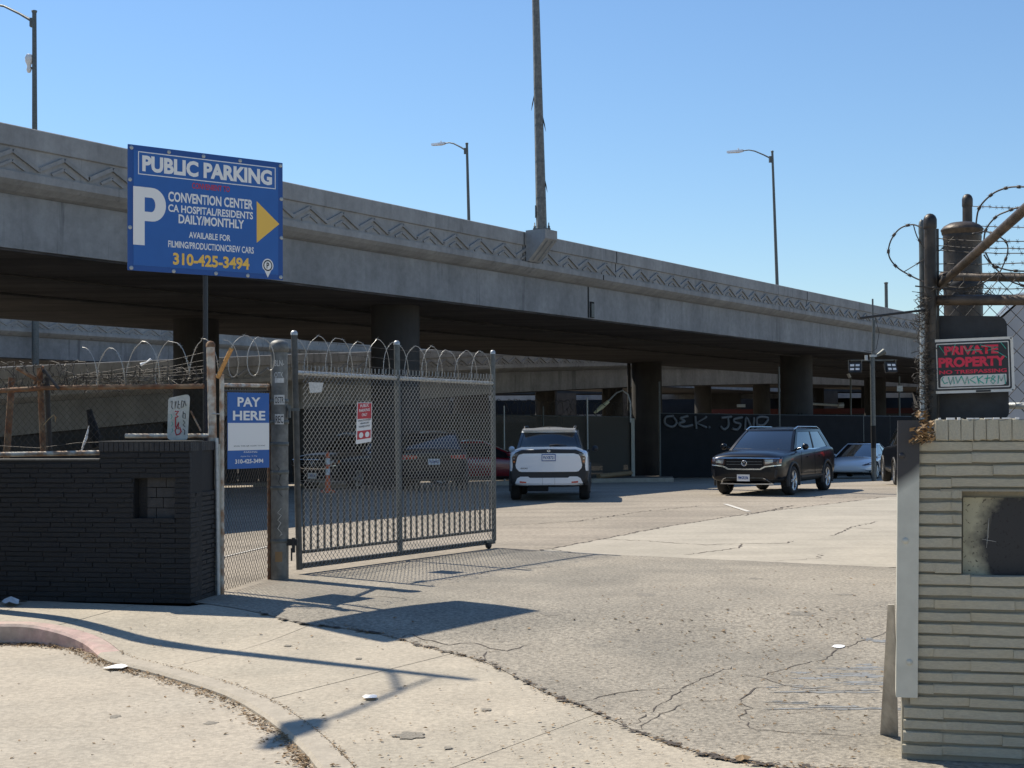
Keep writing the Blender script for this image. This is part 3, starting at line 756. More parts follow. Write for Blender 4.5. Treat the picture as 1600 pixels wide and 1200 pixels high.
chain('chain_link_mesh', at(62, 713, 14.72).xy.to_3d()+UP*1.37, at(330, 713, 14.46).xy.to_3d()+UP*1.37, .86, m='wired', parent=fen, r=.0027)
chain('chain_link_mesh', at(-150, 713, 15.1).xy.to_3d()+UP*1.37, at(60, 713, 14.74).xy.to_3d()+UP*1.37, .76, m='wired', parent=fen, r=.0027)
coil('razor_coil', at(128, 575, 14.6), at(345, 557, 14.5), .21, .16, .31, fen, 'wire', .0042, seed=3)
coil('razor_coil', at(-60, 590, 14.9), at(135, 583, 14.6), .13, .2, .11, fen, 'wired', .004, seed=5, wob=.5)
coil('razor_coil', at(100, 596, 14.8), at(320, 590, 14.6), .07, .3, .16, fen, 'wired', .004, seed=9, wob=.6)
coil('razor_coil', at(350, 560, 14.5), at(425, 555, 15.2), .20, .16, .30, fen, 'wire', .0042, seed=6)
for k, (va, vb) in enumerate([(586, 551), (590, 563), (586, 572), (590, 577), (588, 583), (594, 590)]):
    mb = MB(); a = at(120, va, 14.65); b = at(318, vb, 14.45); m_ = a.lerp(b, .5)-UP*.02
    pts = [a, a.lerp(m_, .5)-UP*.01, m_, m_.lerp(b, .5)-UP*.008, b]; mb.tube(pts, .0028, 4)
    for j in range(9):
        c = a.lerp(b, (j+.5)/9); mb.tube([c+Vector((.004, 0, .03)), c-Vector((.004, 0, .03))], .0022, 3)
    mb.build('barbed_wire', MT['wired'], fen)
mb = MB(); mb.tube([at(-30, 695, 15), at(60, 700, 14.8), at(120, 692, 14.7), at(180, 690, 14.6)], .003, 4); mb.build('tension_wire', MT['wired'], fen)
pipe('fence_brace', at(298, 642, 14.5), at(314, 674, 14.5), .009, 'rustpale', fen, 6)
# leaning rusty post
lp = top('leaning_post', 'rusty post leaning behind the fence at the far left edge', 'post', (at(8, 705, 15.3).x, 15.3, 0))
pipe('post', at(7, 760, 15.3), at(19, 590, 15.3), .035, 'rust', lp)
# graffiti sign on that fence
gs = top('graffiti_board', 'small white board covered in scrawled graffiti on the fence above the wall', 'sign', (at(279, 688, 14.35).x, 14.35, 0))
ga, gb, gc, gd = at(261, 688, 14.36), at(293, 687, 14.34), at(297, 615, 14.34), at(263, 622, 14.36)
bm = MB(); def_ = []
def rrect(a, b, c, d, rad=.12, n=4):
    "rounded quad outline"
    cs = [a, b, c, d]; out = []
    for i in range(4):
        p = cs[i]; q = cs[i-1]; r_ = cs[(i+1) % 4]
        p1 = p.lerp(q, rad); p2 = p.lerp(r_, rad*(q-p).length/(r_-p).length)
        for k in range(n+1):
            t = k/n; out.append(p1*(1-t)**2+p*2*t*(1-t)+p2*t*t)
    return out
bm.prism(rrect(ga, gb, gc, gd), Vector((0, .006, 0))); bm.build('board', mat('weathered_white_board', (.50, .50, .46), .7, var=.12, vscale=9, col2=(.42, .43, .37)), gs)
gex = (gb-ga).normalized(); gez = (gd-ga).normalized(); W_ = (gb-ga).length; H_ = (gd-ga).length
def gfm(u, v): return ga+gex*(u*W_)+gez*(v*H_)+Vector((0, -.004, 0))
for nm, mm, strokes in [
    ('graffiti_red', 'red', [[(.35, .68), (.52, .68), (.40, .60), (.52, .56), (.36, .53)], [(.38, .53), (.40, .30), (.54, .26), (.55, .42), (.38, .22), (.45, .12), (.6, .14), (.68, .2), (.6, .30)]]),
    ('graffiti_black', 'signblack', [[(.12, .9), (.2, .93), (.18, .78), (.25, .74)], [(.34, .92), (.34, .75), (.40, .92)], [(.5, .93), (.48, .75), (.58, .75)], [(.5, .84), (.58, .84)], [(.66, .92), (.64, .76), (.74, .78), (.78, .90), (.66, .93)], [(.8, .92), (.88, .8)], [(.75, .68), (.74, .52), (.86, .50), (.86, .62), (.75, .62)], [(.76, .46), (.86, .40), (.76, .36), (.87, .30)], [(.76, .26), (.86, .22), (.84, .12)]]),
    ('graffiti_green', 'green', [[(.15, .62), (.22, .55), (.15, .50)], [(.2, .44), (.27, .38), (.18, .33)], [(.22, .28), (.28, .22), (.2, .18)]])]:
    mb = MB()
    for s_ in strokes: stroke(s_, .006 if nm == 'graffiti_red' else .003, gfm, mb)
    mb.build(nm, MT[mm], gs)
# rag and hanging bits on the fence
rag = top('plastic_bag', 'torn black plastic bag with white shreds caught behind the fence', 'bag', (at(140, 700, 15).x, 15.0, 1.35))
mb = MB(); pts = [(150, 700, .05), (147, 682, .07), (144, 664, .05), (141, 650, .035), (139, 640, .03)]
mb.tube([at(u, v, 15) for u, v, r_ in pts], [r_ for u, v, r_ in pts], 9); mb.build('bag_body', MT['under'], rag)
mb = MB(); mb.tube([at(127, 706, 14.9), at(131, 694, 14.9), at(135, 684, 14.9), at(139, 665, 14.9)], [.007, .012, .016, .004], 5); mb.build('white_shred', MT['litter'], rag)
tw = top('dry_twig', 'pale dry twig with a curled leaf poking through the fence mesh', 'twig', (at(75, 660, 14.6).x, 14.6, 1.6))
mb = MB(); mb.tube([at(68, 664, 14.65), at(76, 655, 14.6), at(84, 648, 14.6)], [.004, .003, .003], 4); mb.build('twig', MT['leaf3'], tw)
mb = MB(); mb.tube([at(84, 648, 14.6), at(87, 652, 14.6), at(86, 660, 14.6)], [.004, .012, .002], 5); mb.build('curled_leaf', MT['leaf1'], tw)
bt = top('white_scrap', 'crumpled white paper scrap stuck in the razor wire above the rail', 'litter', at(228, 567, 14.45))
mb = MB(); mb.tube([at(220, 570, 14.45), at(229, 566, 14.45), at(236, 561, 14.45)], [.02, .006, .013], 5); mb.build('scrap', MT['litter'], bt)
bt = top('white_scrap', 'crumpled white plastic on the wall step at the end of the white rail', 'litter', at(172, 710, 14.2))
mb = MB(); mb.lathe(at(171, 711, 14.2), [(0, -.03), (.035, -.025), (.02, 0), (.035, .02), (0, .04)], 6); mb.build('scrap', MT['litter'], bt)

# ------------------------------------------------------------------ PUBLIC PARKING sign
H = 1.25
sL = P(199.5, 425, 14.28); sR = P(441.5, 435, 15.37); tL = P(201, 228, 14.28); tR = P(441.5, 252, 15.37)
sx = (sR-sL); sx.z = 0; Wd = sx.length; sx.normalize(); sn = Vector((sx.y, -sx.x, 0)); sz0 = (sL.z+sR.z)/2; Hs = ((tL.z-sL.z)+(tR.z-sR.z))/2
so0 = Vector((sL.x, sL.y, sz0))
ps = top('parking_sign', 'large blue PUBLIC PARKING sign with yellow arrow on a black post', 'sign', (so0+sx*Wd*.5).xy.to_3d())
def sf(a, b, o=0): return so0+sx*(a*Wd)+UP*(b*Hs)+sn*o
mb = MB(); mb.box(sf(.5, .5, 0), (Wd, .012, Hs), (sx, sn, UP)); mb.build('panel', MT['bluedk'], ps)
mb = MB(); mb.box(sf(.5, .5, .0075), (Wd*.935, .003, Hs*.915), (sx, sn, UP)); mb.build('banner_face', MT['blue'], ps)
mb = MB(); pz = .495; mb.tube([(so0+sx*Wd*pz).xy.to_3d()-sn*.04, sf(pz, .95, -.04)], .026, 8); mb.build('post', MT['signblack'], ps)
mb = MB()
for a, b, c, d in ((.01, .02, .99, .02), (.01, .98, .99, .98), (.01, .47, .99, .47)): mb.tube([sf(a, b, -.02), sf(c, d, -.02)], .016, 6)
for a in (.01, .99): mb.tube([sf(a, .03, -.018), sf(a, .97, -.018)], .013, 6)
mb.build('frame', MT['signblack'], ps)
gmesh = None
for (a, b) in [(.02, .975), (.25, .975), (.47, .975), (.71, .975), (.985, .975), (.012, .72), (.012, .34), (.02, .02), (.28, .015), (.55, .02), (.76, .02), (.985, .025), (.99, .69), (.99, .36)]:
    if gmesh is None:
        q = MB(); q.lathe((0, 0, 0), [(.021, 0), (.021, .004), (.014, .008), (0, .009)], 12); gmesh = q.mesh('grommet', True); gmesh.materials.append(MT['galv'])
    o = bpy.data.objects.new('grommet', gmesh); COL.objects.link(o); adopt(o, ps)
    o.matrix_basis = Matrix.Translation(sf(a, b, .0095)) @ Matrix((sx, UP.cross(sn)*1.0, sn)).transposed().to_4x4() if False else Matrix.Translation(sf(a, b, .0065)) @ sn.to_track_quat('Z', 'Y').to_matrix().to_4x4()
T = lambda s, x, z, w_, h_, m, b=.02, nm='lettering': put_text(nm, s, so0, sx, UP, x*Wd, z*Hs, w_*Wd, h_*Hs, MT[m], ps, b, off=.0105)
# frame line round the headline
def band(parent, m, rects, o=.0100, nm='border_line'):
    mb = MB()
    for (a, b, c, d) in rects: mb.box(sf((a+c)/2, (b+d)/2, o), ((c-a)*Wd, .001, (d-b)*Hs), (sx, sn, UP))
    return mb.build(nm, MT[m], parent)
band(ps, 'signwhite', [(.06, .945, .95, .952), (.06, .768, .95, .775), (.06, .776, .065, .944), (.945, .776, .95, .944)])
T('PUBLIC PARKING', .085, .795, .84, .13, 'signwhite', .045)
T('CONVENIENT TO', .395, .700, .245, .048, 'red', .02)
T('CONVENTION CENTER', .245, .575, .55, .082, 'signwhite', .03)
T('CA HOSPITAL/RESIDENTS', .245, .492, .55, .062, 'signwhite', .025)
T('DAILY/MONTHLY', .31, .405, .425, .075, 'signwhite', .03)
T('AVAILABLE FOR', .375, .293, .27, .052, 'signwhite', .022)
T('FILMING/PRODUCTION/CREW CARS', .245, .205, .555, .055, 'signwhite', .02)
T('310-425-3494', .275, .065, .495, .10, 'yellow', .035)
# big P (polygon with a bowl)
Pp = [(.03, .205), (.10, .205), (.10, .40)] + [(.13+.105*cos(a), .515+.115*sin(a)) for a in [-pi/2+pi*k/14 for k in range(15)]] + [(.13, .63), (.03, .64)]
hole = [(.10, .46)] + [(.135+.042*cos(a), .515+.055*sin(a)) for a in [-pi/2+pi*k/10 for k in range(11)]] + [(.10, .57)]
# build as quads: stem + outer/inner bowl strips
mb = MB(); o_ = .0105
stem = [sf(.03, .205, o_), sf(.10, .205, o_), sf(.10, .67, o_), sf(.03, .67, o_)]; mb.add(stem, [(0, 1, 2, 3)])
outr = [(.10, .40), (.145, .40)] + [(.145+.086*cos(a), .535+.135*sin(a)) for a in [-pi/2+pi*k/16 for k in range(1, 17)]] + [(.10, .67)]
innr = [(.10, .475), (.14, .475)] + [(.14+.025*cos(a), .532+.057*sin(a)) for a in [-pi/2+pi*k/16 for k in range(1, 17)]] + [(.10, .589)]
n_ = len(outr); mb.add([sf(*q, o_) for q in outr+innr], [(i, i+1, n_+i+1, n_+i) for i in range(n_-1)])
mb.build('lettering', MT['signwhite'], ps, fix=False)
mb = MB(); mb.add([sf(.82, .30, o_), sf(.975, .475, o_), sf(.82, .65, o_)], [(0, 1, 2)]); mb.build('arrow', MT['yellow'], ps, fix=False)
# round pin emblem with a P
mb = MB(); mb.add([sf(.895+.038*cos(a)*(.75 if sin(a) < -.6 else 1), .115+.058*sin(a), o_) for a in [2*pi*k/24 for k in range(24)]], [tuple(range(24))])
mb.add([sf(.872, .075, o_+.0002), sf(.895, .012, o_+.0002), sf(.918, .075, o_+.0002)], [(0, 1, 2)]); eb = mb.build('emblem', MT['signwhite'], ps, fix=False)
mb = MB(); mb.add([sf(.895+.031*cos(a), .115+.047*sin(a), o_+.0008) for a in [2*pi*k/24 for k in range(24)]], [tuple(range(24))]); mb.build('emblem_ring', MT['signblack'], eb, fix=False)
mb = MB(); mb.add([sf(.895+.024*cos(a), .115+.036*sin(a), o_+.0014) for a in [2*pi*k/24 for k in range(24)]], [tuple(range(24))]); mb.build('emblem_disc', MT['signwhite'], eb, fix=False)
put_text('emblem_letter', 'P', so0, sx, UP, .886*Wd, .09*Hs, .018*Wd, .05*Hs, MT['signblack'], eb, .03, off=.0126)

# ------------------------------------------------------------------ gate post (big pipe), pedestrian panel, PAY HERE sign
gp = G(437, 905); gp.z = 0
post = top('gate_post', 'thick grey pipe gate post with domed cap and scratched graffiti', 'post', gp)
hp_ = P(437, 533, gp.y).z
lath('pipe', gp, [(.098, 0), (.098, 1), (.095, 2), (.092, hp_-.06)], 'pipegrey', post, 28)
lath('domed_cap', gp, [(.094, hp_-.12), (.106, hp_-.115), (.108, hp_-.07), (.102, hp_-.03), (.08, hp_-.005), (.045, hp_+.012), (0, hp_+.018)], 'pipegrey', post, 28)
for z in (.42, 1.0, 1.17, 1.48, 1.72, 1.95):
    lath('strap', gp+UP*z, [(.101, -.02), (.104, -.018), (.104, .018), (.101, .02)], 'galvd', post, 24)
def cyl(c, r, ang0=-pi/2):
    return lambda a, b: Vector((c.x+r*cos(ang0+a/r), c.y+r*sin(ang0+a/r), c.z+b))
gang = atan2(-gp.y, -gp.x)
fc = cyl(gp, .101, gang)
zz = lambda v: P(437, v, gp.y-.1).z
put_text('graffiti', 'BLN-', None, (1, 0, 0), UP, -.055, zz(572), .11, .065, MT['sticker'], post, .01, fmap=fc)
put_text('graffiti', 'OTK', None, (1, 0, 0), UP, -.055, zz(590), .10, .06, MT['sticker'], post, .01, fmap=fc)
def patch(nm, a0, a1, z0, z1, m, f=fc, n=5):
    mb = MB(); vs = []
    for k in range(n+1):
        a = a0+(a1-a0)*k/n; vs += [f(a, z0), f(a, z1)]
    mb.add(vs, [(2*k, 2*k+2, 2*k+3, 2*k+1) for k in range(n)]); return mb.build(nm, MT[m], post, fix=False)
patch('sticker', -.05, .055, zz(598), zz(590.5), 'sticker', cyl(gp, .0985, gang)); 
patch('sticker', -.06, .06, zz(632), zz(617), 'sticker', cyl(gp, .106, gang)); patch('sticker', -.05, .05, zz(663), zz(647), 'sticker', cyl(gp, .106, gang))
fc2 = cyl(gp, .1075, gang)
put_text('graffiti', 'OSTR', None, (1, 0, 0), UP, -.05, zz(630), .10, .07, MT['signblack'], post, .01, fmap=fc2)
put_text('graffiti', 'REC', None, (1, 0, 0), UP, -.042, zz(661), .085, .08, MT['signblack'], post, .01, fmap=fc2)
mb = MB(); fst = cyl(gp, .1, gang)
for k, (s0_, hh_) in enumerate([(.62, .28), (.30, .2)]): pass
zs_ = zz(830); stroke([(.02, .25), (-.02, .2), (.02, .17), (-.02, .12), (.015, .09), (-.02, .03), (.02, -.02), (.0, -.06), (.03, -.03)], .0035, lambda a, b: fst(a, zs_+b), mb); mb.build('graffiti', MT['sticker'], post)
mb = MB(); zs_ = zz(770); stroke([(-.03, .3), (0, .26), (-.03, .22), (.01, .18), (.03, .24), (-.01, .12), (.03, .06), (-.02, .02), (.03, -.04)], .0035, lambda a, b: fst(a, zs_+b), mb); mb.build('graffiti', MT['signblack'], post)
patch('faded_sticker', -.05, .03, zz(878), zz(862), 'leaf1', cyl(gp, .1, gang))
# pedestrian panel between the wall and the post
pa = pb2.copy(); pan = top('fence_panel', 'narrow chain link panel between the black wall and the grey gate post', 'fence', pa)
q0 = Vector((P(347, 900, 14.42).x, 14.42, 0)); q1 = Vector((gp.x-.11, gp.y-.02, 0))
pipe('post', q0+UP*.0, q0+UP*2.2, .022, 'rustpale', pan); pipe('post', q1, q1+UP*2.15, .020, 'rust', pan)
pipe('rail', q0+UP*2.09, q1+UP*2.12, .020, 'rustpale', pan); pipe('rail', q0+UP*2.03, q1+UP*2.06, .012, 'wired', pan)
pipe('side_bar', pb2+Vector((.035, -.06, 0)), pb2+Vector((.02, -.06, 1.56)), .02, 'galv', pan)
mb = MB(); mb.box(Vector((pb2.x+.03, pb2.y-.04, .75)), (.045, .03, 1.5)); mb.build('gate_jamb', MT['gplate'], pan)
chain('chain_link_mesh', q0+UP*.03, q1+UP*.03, 2.05, m='wired', parent=pan, r=.0026, p=.037, hh=.041, sides=4)
for z in (.15, .55, 1.05, 1.4, 1.8): 
    mb = MB(); mb.tube([pb2+Vector((-.03, -.05, z)), q0+UP*z], .006, 5); mb.build('tie_band', MT['galv'], pan)
pipe('rusty_stub', P(340, 590, 14.4), P(362, 544, 14.3), .022, 'orgrust', pan)
# PAY HERE board
ph = top('pay_sign', 'blue and white PAY HERE board wired to the narrow chain link panel', 'sign', P(384, 733, 14.75))
a_ = P(352, 733, 14.50); b_ = P(417, 731, 15.0); z0_ = a_.z; pe = (b_-a_); pe.z = 0; PW = pe.length; pe.normalize(); pn = Vector((pe.y, -pe.x, 0))
PH = P(352, 613, 14.5).z-z0_; po = a_+pn*.03
def pf(a, b, o=0): return po+pe*(a*PW)+UP*(b*PH)+pn*o
def pbox(nm, a, b, c, d, o, m, t=.002):
    mb = MB(); mb.box(pf((a+c)/2, (b+d)/2, o), ((c-a)*PW, t, (d-b)*PH), (pe, pn, UP)); return mb.build(nm, MT[m], ph)
pbox('board', 0, 0, 1, 1, 0, 'blue', .006)
pbox('white_band', .005, .24, .995, .60, .0042, 'signwhite')
PT = lambda s, x, z, w_, h_, m, b=.02: put_text('lettering', s, po, pe, UP, x*PW, z*PH, w_*PW, h_*PH, MT[m], ph, b, off=.006)
PT('PAY', .23, .815, .55, .125, 'signwhite', .03); PT('HERE', .12, .635, .78, .125, 'signwhite', .03)
PT('SCAN THIS QR CODE TO PAY', .14, .285, .76, .02, 'signblack', .005)
PT('PARKING', .38, .205, .32, .020, 'signwhite', .01); PT('Apple Pay  G Pay', .3, .15, .4, .018, 'signwhite', .0)
PT('310-425-3494', .17, .065, .68, .058, 'signwhite', .03)

# ------------------------------------------------------------------ the rolling gate
ga0 = G(468, 897); ga1 = G(772, 856); ga0.z = 0; ga1.z = 0
gd_ = (ga1-ga0); GL = gd_.length; gd_.normalize(); gn = Vector((gd_.y, -gd_.x, 0))
gate = top('swing_gate', 'open chain link gate with short pickets and razor coils along its top', 'gate', ga0)
lean0 = -.03
def gf(s, z, o=0):
    return ga0+gd_*s+UP*z+gn*(o)+Vector((-.02*z*(1-s/GL), 0, 0))
zr0 = P(468, 582, ga0.y).z; zr1 = P(770, 599, ga1.y).z; zp0 = P(462, 521, ga0.y).z; zp1 = P(768, 551, ga1.y).z
mb = MB(); mb.tube([gf(0, .05), gf(0, zp0)], .036, 12); mb.build('post', MT['postgrey'], gate)
lath('post_cap', gf(0, zp0), [(.04, -.02), (.04, .01), (.025, .03), (0, .035)], 'galv', gate, 12)
mb = MB(); mb.tube([gf(GL, .10), gf(GL, zp1)], .032, 12); mb.build('post', MT['galvd'], gate)
lath('post_cap', gf(GL, zp1), [(.036, -.02), (.036, .01), (.025, .03), (0, .035)], 'galv', gate, 12)
sm_ = GL*.47
mb = MB(); mb.tube([gf(sm_, .10), gf(sm_, P(629, 537, (ga0.y+ga1.y)/2).z)], .036, 12); mb.build('post', MT['galvd'], gate)
lath('post_cap', gf(sm_, P(629, 537, (ga0.y+ga1.y)/2).z), [(.04, -.02), (.04, .01), (.025, .03), (0, .035)], 'galv', gate, 12)
zrs = lambda s: zr0+(zr1-zr0)*s/GL
mb = MB(); mb.tube([gf(0, zr0), gf(sm_, zrs(sm_))], .024, 10); mb.tube([gf(sm_, zrs(sm_)), gf(GL, zr1)], .024, 10); mb.build('top_rail', MT['galv'], gate)
mb = MB(); mb.box(gf(GL/2, .09), (GL, .05, .06), (gd_, gn, UP)); mb.build('bottom_rail', MT['postgrey'], gate)
mb = MB(); mb.box(gf(GL/2, .245), (GL-.06, .03, .035), (gd_, gn, UP)); mb.build('lower_rail', MT['postgrey'], gate)
npk = 33; pme = MB(); pme.box((0, 0, .33), (.02, .02, .66)); pme = pme.mesh('picket'); pme.materials.append(MT['postgrey'])
for k in range(npk):
    s = .10+(GL-.18)*k/(npk-1)
    if abs(s-sm_) < .04: continue
    o = bpy.data.objects.new('picket', pme); COL.objects.link(o); adopt(o, gate)
    o.matrix_basis = Matrix.Translation(gf(s, .255, -.012)) @ Matrix.Rotation(atan2(gd_.y, gd_.x), 4, 'Z') @ Matrix.Rotation(rb.uniform(-.012, .012), 4, 'Y') @ Matrix.Scale(rb.uniform(.97, 1.06), 4, UP)
chain('chain_link_mesh', gf(.04, .06, .03), gf(GL-.03, .06, .03), zr0-.02, m='mesh', parent=gate, r=.0039, p=.0345, hh=.0365, sides=4, top_barb=.045)
coil('razor_coil', gf(.03, zr0+.21), gf(GL-.03, zr1+.20), .225, .13, .37, gate, 'wire', .0042, seed=11)
for dz in (.12, .24, .36):
    mb = MB(); mb.tube([gf(0, zr0+dz+.02), gf(sm_, zrs(sm_)+dz-.01), gf(GL, zr1+dz)], .0026, 4)
    for j in range(24):
        c = gf(GL*(j+.5)/24, zrs(GL*(j+.5)/24)+dz); mb.tube([c+Vector((.006, 0, .02)), c-Vector((.006, 0, .02))], .0018, 3)
    mb.build('barbed_wire', MT['wired'], gate)
mb = MB(); a = gf(sm_+.02, .95, -.02); mb.tube([gf(sm_*.62, .9, -.03), gf(sm_-.03, .33, -.03)], .004, 4); mb.tube([gf(GL*.83, .9, -.03), gf(GL-.04, .14, -.03)], .004, 4); mb.build('truss_rod', MT['wired'], gate)
# hinge hardware at the big post, wheel at the free end
mb = MB(); hzv = P(455, 847, gp.y).z
mb.box(Vector(gp)+Vector((.13, -.02, hzv)), (.14, .06, .07)); mb.box(Vector(gp)+Vector((.16, -.05, hzv-.03)), (.03, .05, .16)); mb.tube([Vector(gp)+Vector((.14, -.06, hzv-.06)), Vector(gp)+Vector((.14, -.06, hzv-.2))], .01, 6)
mb.build('hinge', MT['clad'], gate)
mb = MB(); hz2 = P(455, 640, gp.y).z; mb.box(Vector(gp)+Vector((.14, .0, hz2)), (.16, .03, .03)); mb.box(Vector(gp)+Vector((.12, -.04, hz2-.02)), (.02, .05, .14)); mb.build('hinge', MT['galvd'], gate)
mb = MB(); mb.lathe(gf(GL-.18, .055, .03), [(0, -.02), (.05, -.02), (.055, 0), (.05, .02), (0, .02)], 14, axis=gn); mb.build('wheel', MT['clad'], gate)
mb = MB(); mb.box(gf(GL-.18, .10, .03), (.16, .05, .03), (gd_, gn, UP)); mb.build('wheel_bracket', MT['galvd'], gate)
# things wired to the gate
tg = top('blank_plate', 'small blank grey plate wired near the hinge end of the gate top', 'sign', gf(.3, 2.0, .05))
sA = (494-468)/304*GL*.78
def on_gate(u, v, o=.05):
    d = ray(u, v); t = ((ga0+gn*o)-CAM).dot(gn)/d.dot(gn); return CAM+d*t
mb = MB(); mb.prism([on_gate(*q) for q in [(484, 614), (502, 613), (505, 598), (482, 597)]], gn*.004); mb.build('plate', MT['sticker'], tg)
tw = top('tow_away_sign', 'narrow red and white tow-away notice wired to the gate mesh', 'sign', on_gate(568, 693))
A1, A2, A3, A4 = [on_gate(*q, .05) for q in [(556, 694), (580, 690), (581, 629), (558, 629)]]
def tf(a, b, o=0): return A1.lerp(A2, a).lerp(A4.lerp(A3, a), b)+gn*o
def tq(nm, a, b, c, d, o, m): 
    mb = MB(); mb.prism([tf(a, b, o), tf(c, b, o), tf(c, d, o), tf(a, d, o)], gn*.002); return mb.build(nm, MT[m], tw)
tq('board', 0, 0, 1, 1, 0, 'signwhite'); tq('red_field', .04, .60, .96, .985, .0022, 'red'); tq('red_field', .06, .10, .94, .31, .0022, 'red')
tex = (A2-A1).normalized(); tez = (A4-A1).normalized(); tW = (A2-A1).length; tH = (A4-A1).length
TT = lambda s, x, z, w_, h_, m, o=.006: put_text('lettering', s, A1, tex, tez, x*tW, z*tH, w_*tW, h_*tH, MT[m], tw, .015, off=o)
TT('PUBLIC', .2, .87, .55, .07, 'signwhite'); TT('PARKING', .12, .76, .7, .07, 'signwhite'); TT('ONLY', .3, .65, .36, .07, 'signwhite')
TT('UNAUTHORIZED', .08, .53, .84, .04, 'signblack'); TT('VEHICLES', .2, .46, .6, .04, 'signblack'); TT('TOWED AWAY', .12, .38, .76, .045, 'signblack')
mb = MB()
for cx in (.3, .7): mb.add([tf(cx+.12*cos(a)*1.2, .2+.07*sin(a), .006) for a in [2*pi*k/14 for k in range(14)]], [tuple(range(14))])
mb.build('pictogram', MT['signwhite'], tw, fix=False)
# ================================================================== RIGHT WALL
rw0 = G(1407, 1188); RX = Vector((.9706, -.2405, 0)); RN = Vector((RX.y, -RX.x, 0))
rw0 = Vector((rw0.x, rw0.y, rw0.z)); 
LEAN = .022     # the old wall end leans a little
def rf(s, z, o=0): return rw0+RX*(s+LEAN*max(0, z))*1+RN*o+UP*z       # z above the wall foot
def on_wall(u, v, o=0):
    d = ray(u, v); n = RN; p = rw0+RN*o; t = (p-CAM).dot(n)/d.dot(n); q = CAM+d*t; r = q-rw0; return r.dot(RX)-LEAN*max(0, r.z), r.z
sTop = on_wall(1462, 655); zTop = sTop[1]; zStep = on_wall(1430, 688)[1]; sStep = sTop[0]
hs0, hz0 = on_wall(1502, 905); _, hz1 = on_wall(1502, 768); hs1 = hs0+.55
RL = 2.4
rwall = top('painted_brick_wall', 'grey cream painted brick wall end with a scorched recess at the right edge', 'wall', rw0)
core = MB()
def rbox(mb, s0, s1, z0, z1, o0, o1, f=rf, mi=0):
    mb.hexa([f(s0, z0, o1), f(s1, z0, o1), f(s1, z0, o0), f(s0, z0, o0), f(s0, z1, o1), f(s1, z1, o1), f(s1, z1, o0), f(s0, z1, o0)], mi)
rbox(core, .005, hs0, -.1, zStep, -.30, -.022); rbox(core, sStep, hs0, zStep, zTop-.004, -.30, -.022)
rbox(core, hs0+.0005, hs1, -.1, hz0, -.30, -.022); rbox(core, hs0+.0005, hs1, hz1, zTop-.004, -.30, -.022); rbox(core, hs1+.0005, RL, -.1, zTop-.004, -.30, -.022)
rbox(core, hs0-.001, hs1+.001, hz0-.001, hz1+.001, -.30, -.10)
core.build('wall_core', MT['gmortar'], rwall)
rr = random.Random(12); zcur = 0.02; CR = .0640; nb = 0
zrow = zStep
rows = []
soldier_h = zTop-zStep+.005
z = zStep-.0
while z > .03:
    rows.append((z-CR, z)); z -= CR
for k, (za, zb) in enumerate(rows):
    s = .02 if zb < on_wall(1400, 1096)[1]+.0 else .06
    s -= rr.uniform(0, .015)
    ln = rr.choice((.12, .2, .3)); zc = (za+zb)/2; tall = CR*rr.uniform(.70, .80)
    while s < RL:
        b = min(RL, s+ln)
        parts_ = [(s, b)]
        if za > hz0-.035 and zb < hz1+.02:
            parts_ = []
            if s < hs0: parts_.append((s, min(b, hs0)))
            if b > hs1: parts_.append((max(s, hs1), b))
        for (a_, b_) in parts_:
            if b_-a_ > .02:
                c = rf((a_+b_)/2, zc+rr.uniform(-.003, .003), -.025+rr.uniform(-.004, .004)); 
                place_piece('brick', rr.choice(GB), c, RX, RN, (b_-a_-.0006, .06, tall+rr.uniform(-.004, .003)), rwall, rr.uniform(-.010, .010)); nb += 1
        s = b; ln = rr.choice((.29, .30, .40, .40))
s = sStep
while s < RL:
    wB_ = .064; c = rf(s+wB_/2, zTop-soldier_h/2, -.025+rr.uniform(-.003, .003))
    place_piece('brick', rr.choice(GB), c, RX, RN, (wB_-.003, .065, soldier_h-.004+rr.uniform(-.004, .004)), rwall, rr.uniform(-.02, .02)); s += wB_; nb += 1
top_mb = MB(); 
for k in range(26):   # chipped pale mortar along the top edge
    s = sStep+k*.05+rr.uniform(0, .03); c = rf(s, zTop+.002, -.01); top_mb.box(c, (rr.uniform(.01, .05), .03, rr.uniform(.006, .014)), (RX, RN, UP))
tmo = top_mb.build('chipped_mortar', MT['white'], rwall); tmo['kind'] = 'stuff'
# scorched panel in the recess
m = bpy.data.materials.new('scorched_panel'); m.use_nodes = True; n_ = m.node_tree.nodes; l_ = m.node_tree.links
tc = n_.new('ShaderNodeTexCoord'); mp = n_.new('ShaderNodeMapping'); mp.inputs['Location'].default_value = (-.93, 0, -.50); mp.inputs['Scale'].default_value = (1.5, 0, 1.1)
l_.new(tc.outputs['Generated'], mp.inputs[0]); gr = n_.new('ShaderNodeTexGradient'); gr.gradient_type = 'SPHERICAL'
nz = n_.new('ShaderNodeTexNoise'); nz.inputs['Scale'].default_value = 5; nz.inputs['Detail'].default_value = 8; l_.new(tc.outputs['Generated'], nz.inputs[0])
ad = n_.new('ShaderNodeMath'); ad.operation = 'MULTIPLY_ADD'; ad.inputs[1].default_value = .45; l_.new(nz.outputs[0], ad.inputs[0]); l_.new(gr.outputs[0], ad.inputs[2])
l_.new(mp.outputs[0], gr.inputs[0])
rp_ = n_.new('ShaderNodeValToRGB'); rp_.color_ramp.elements[0].position = .38; rp_.color_ramp.elements[0].color = (.42, .39, .27, 1); rp_.color_ramp.elements[1].position = .62; rp_.color_ramp.elements[1].color = (.018, .018, .02, 1)
l_.new(ad.outputs[0], rp_.inputs[0])
n3 = n_.new('ShaderNodeTexNoise'); n3.inputs['Scale'].default_value = 26; n3.inputs['Detail'].default_value = 4; l_.new(tc.outputs['Generated'], n3.inputs[0])
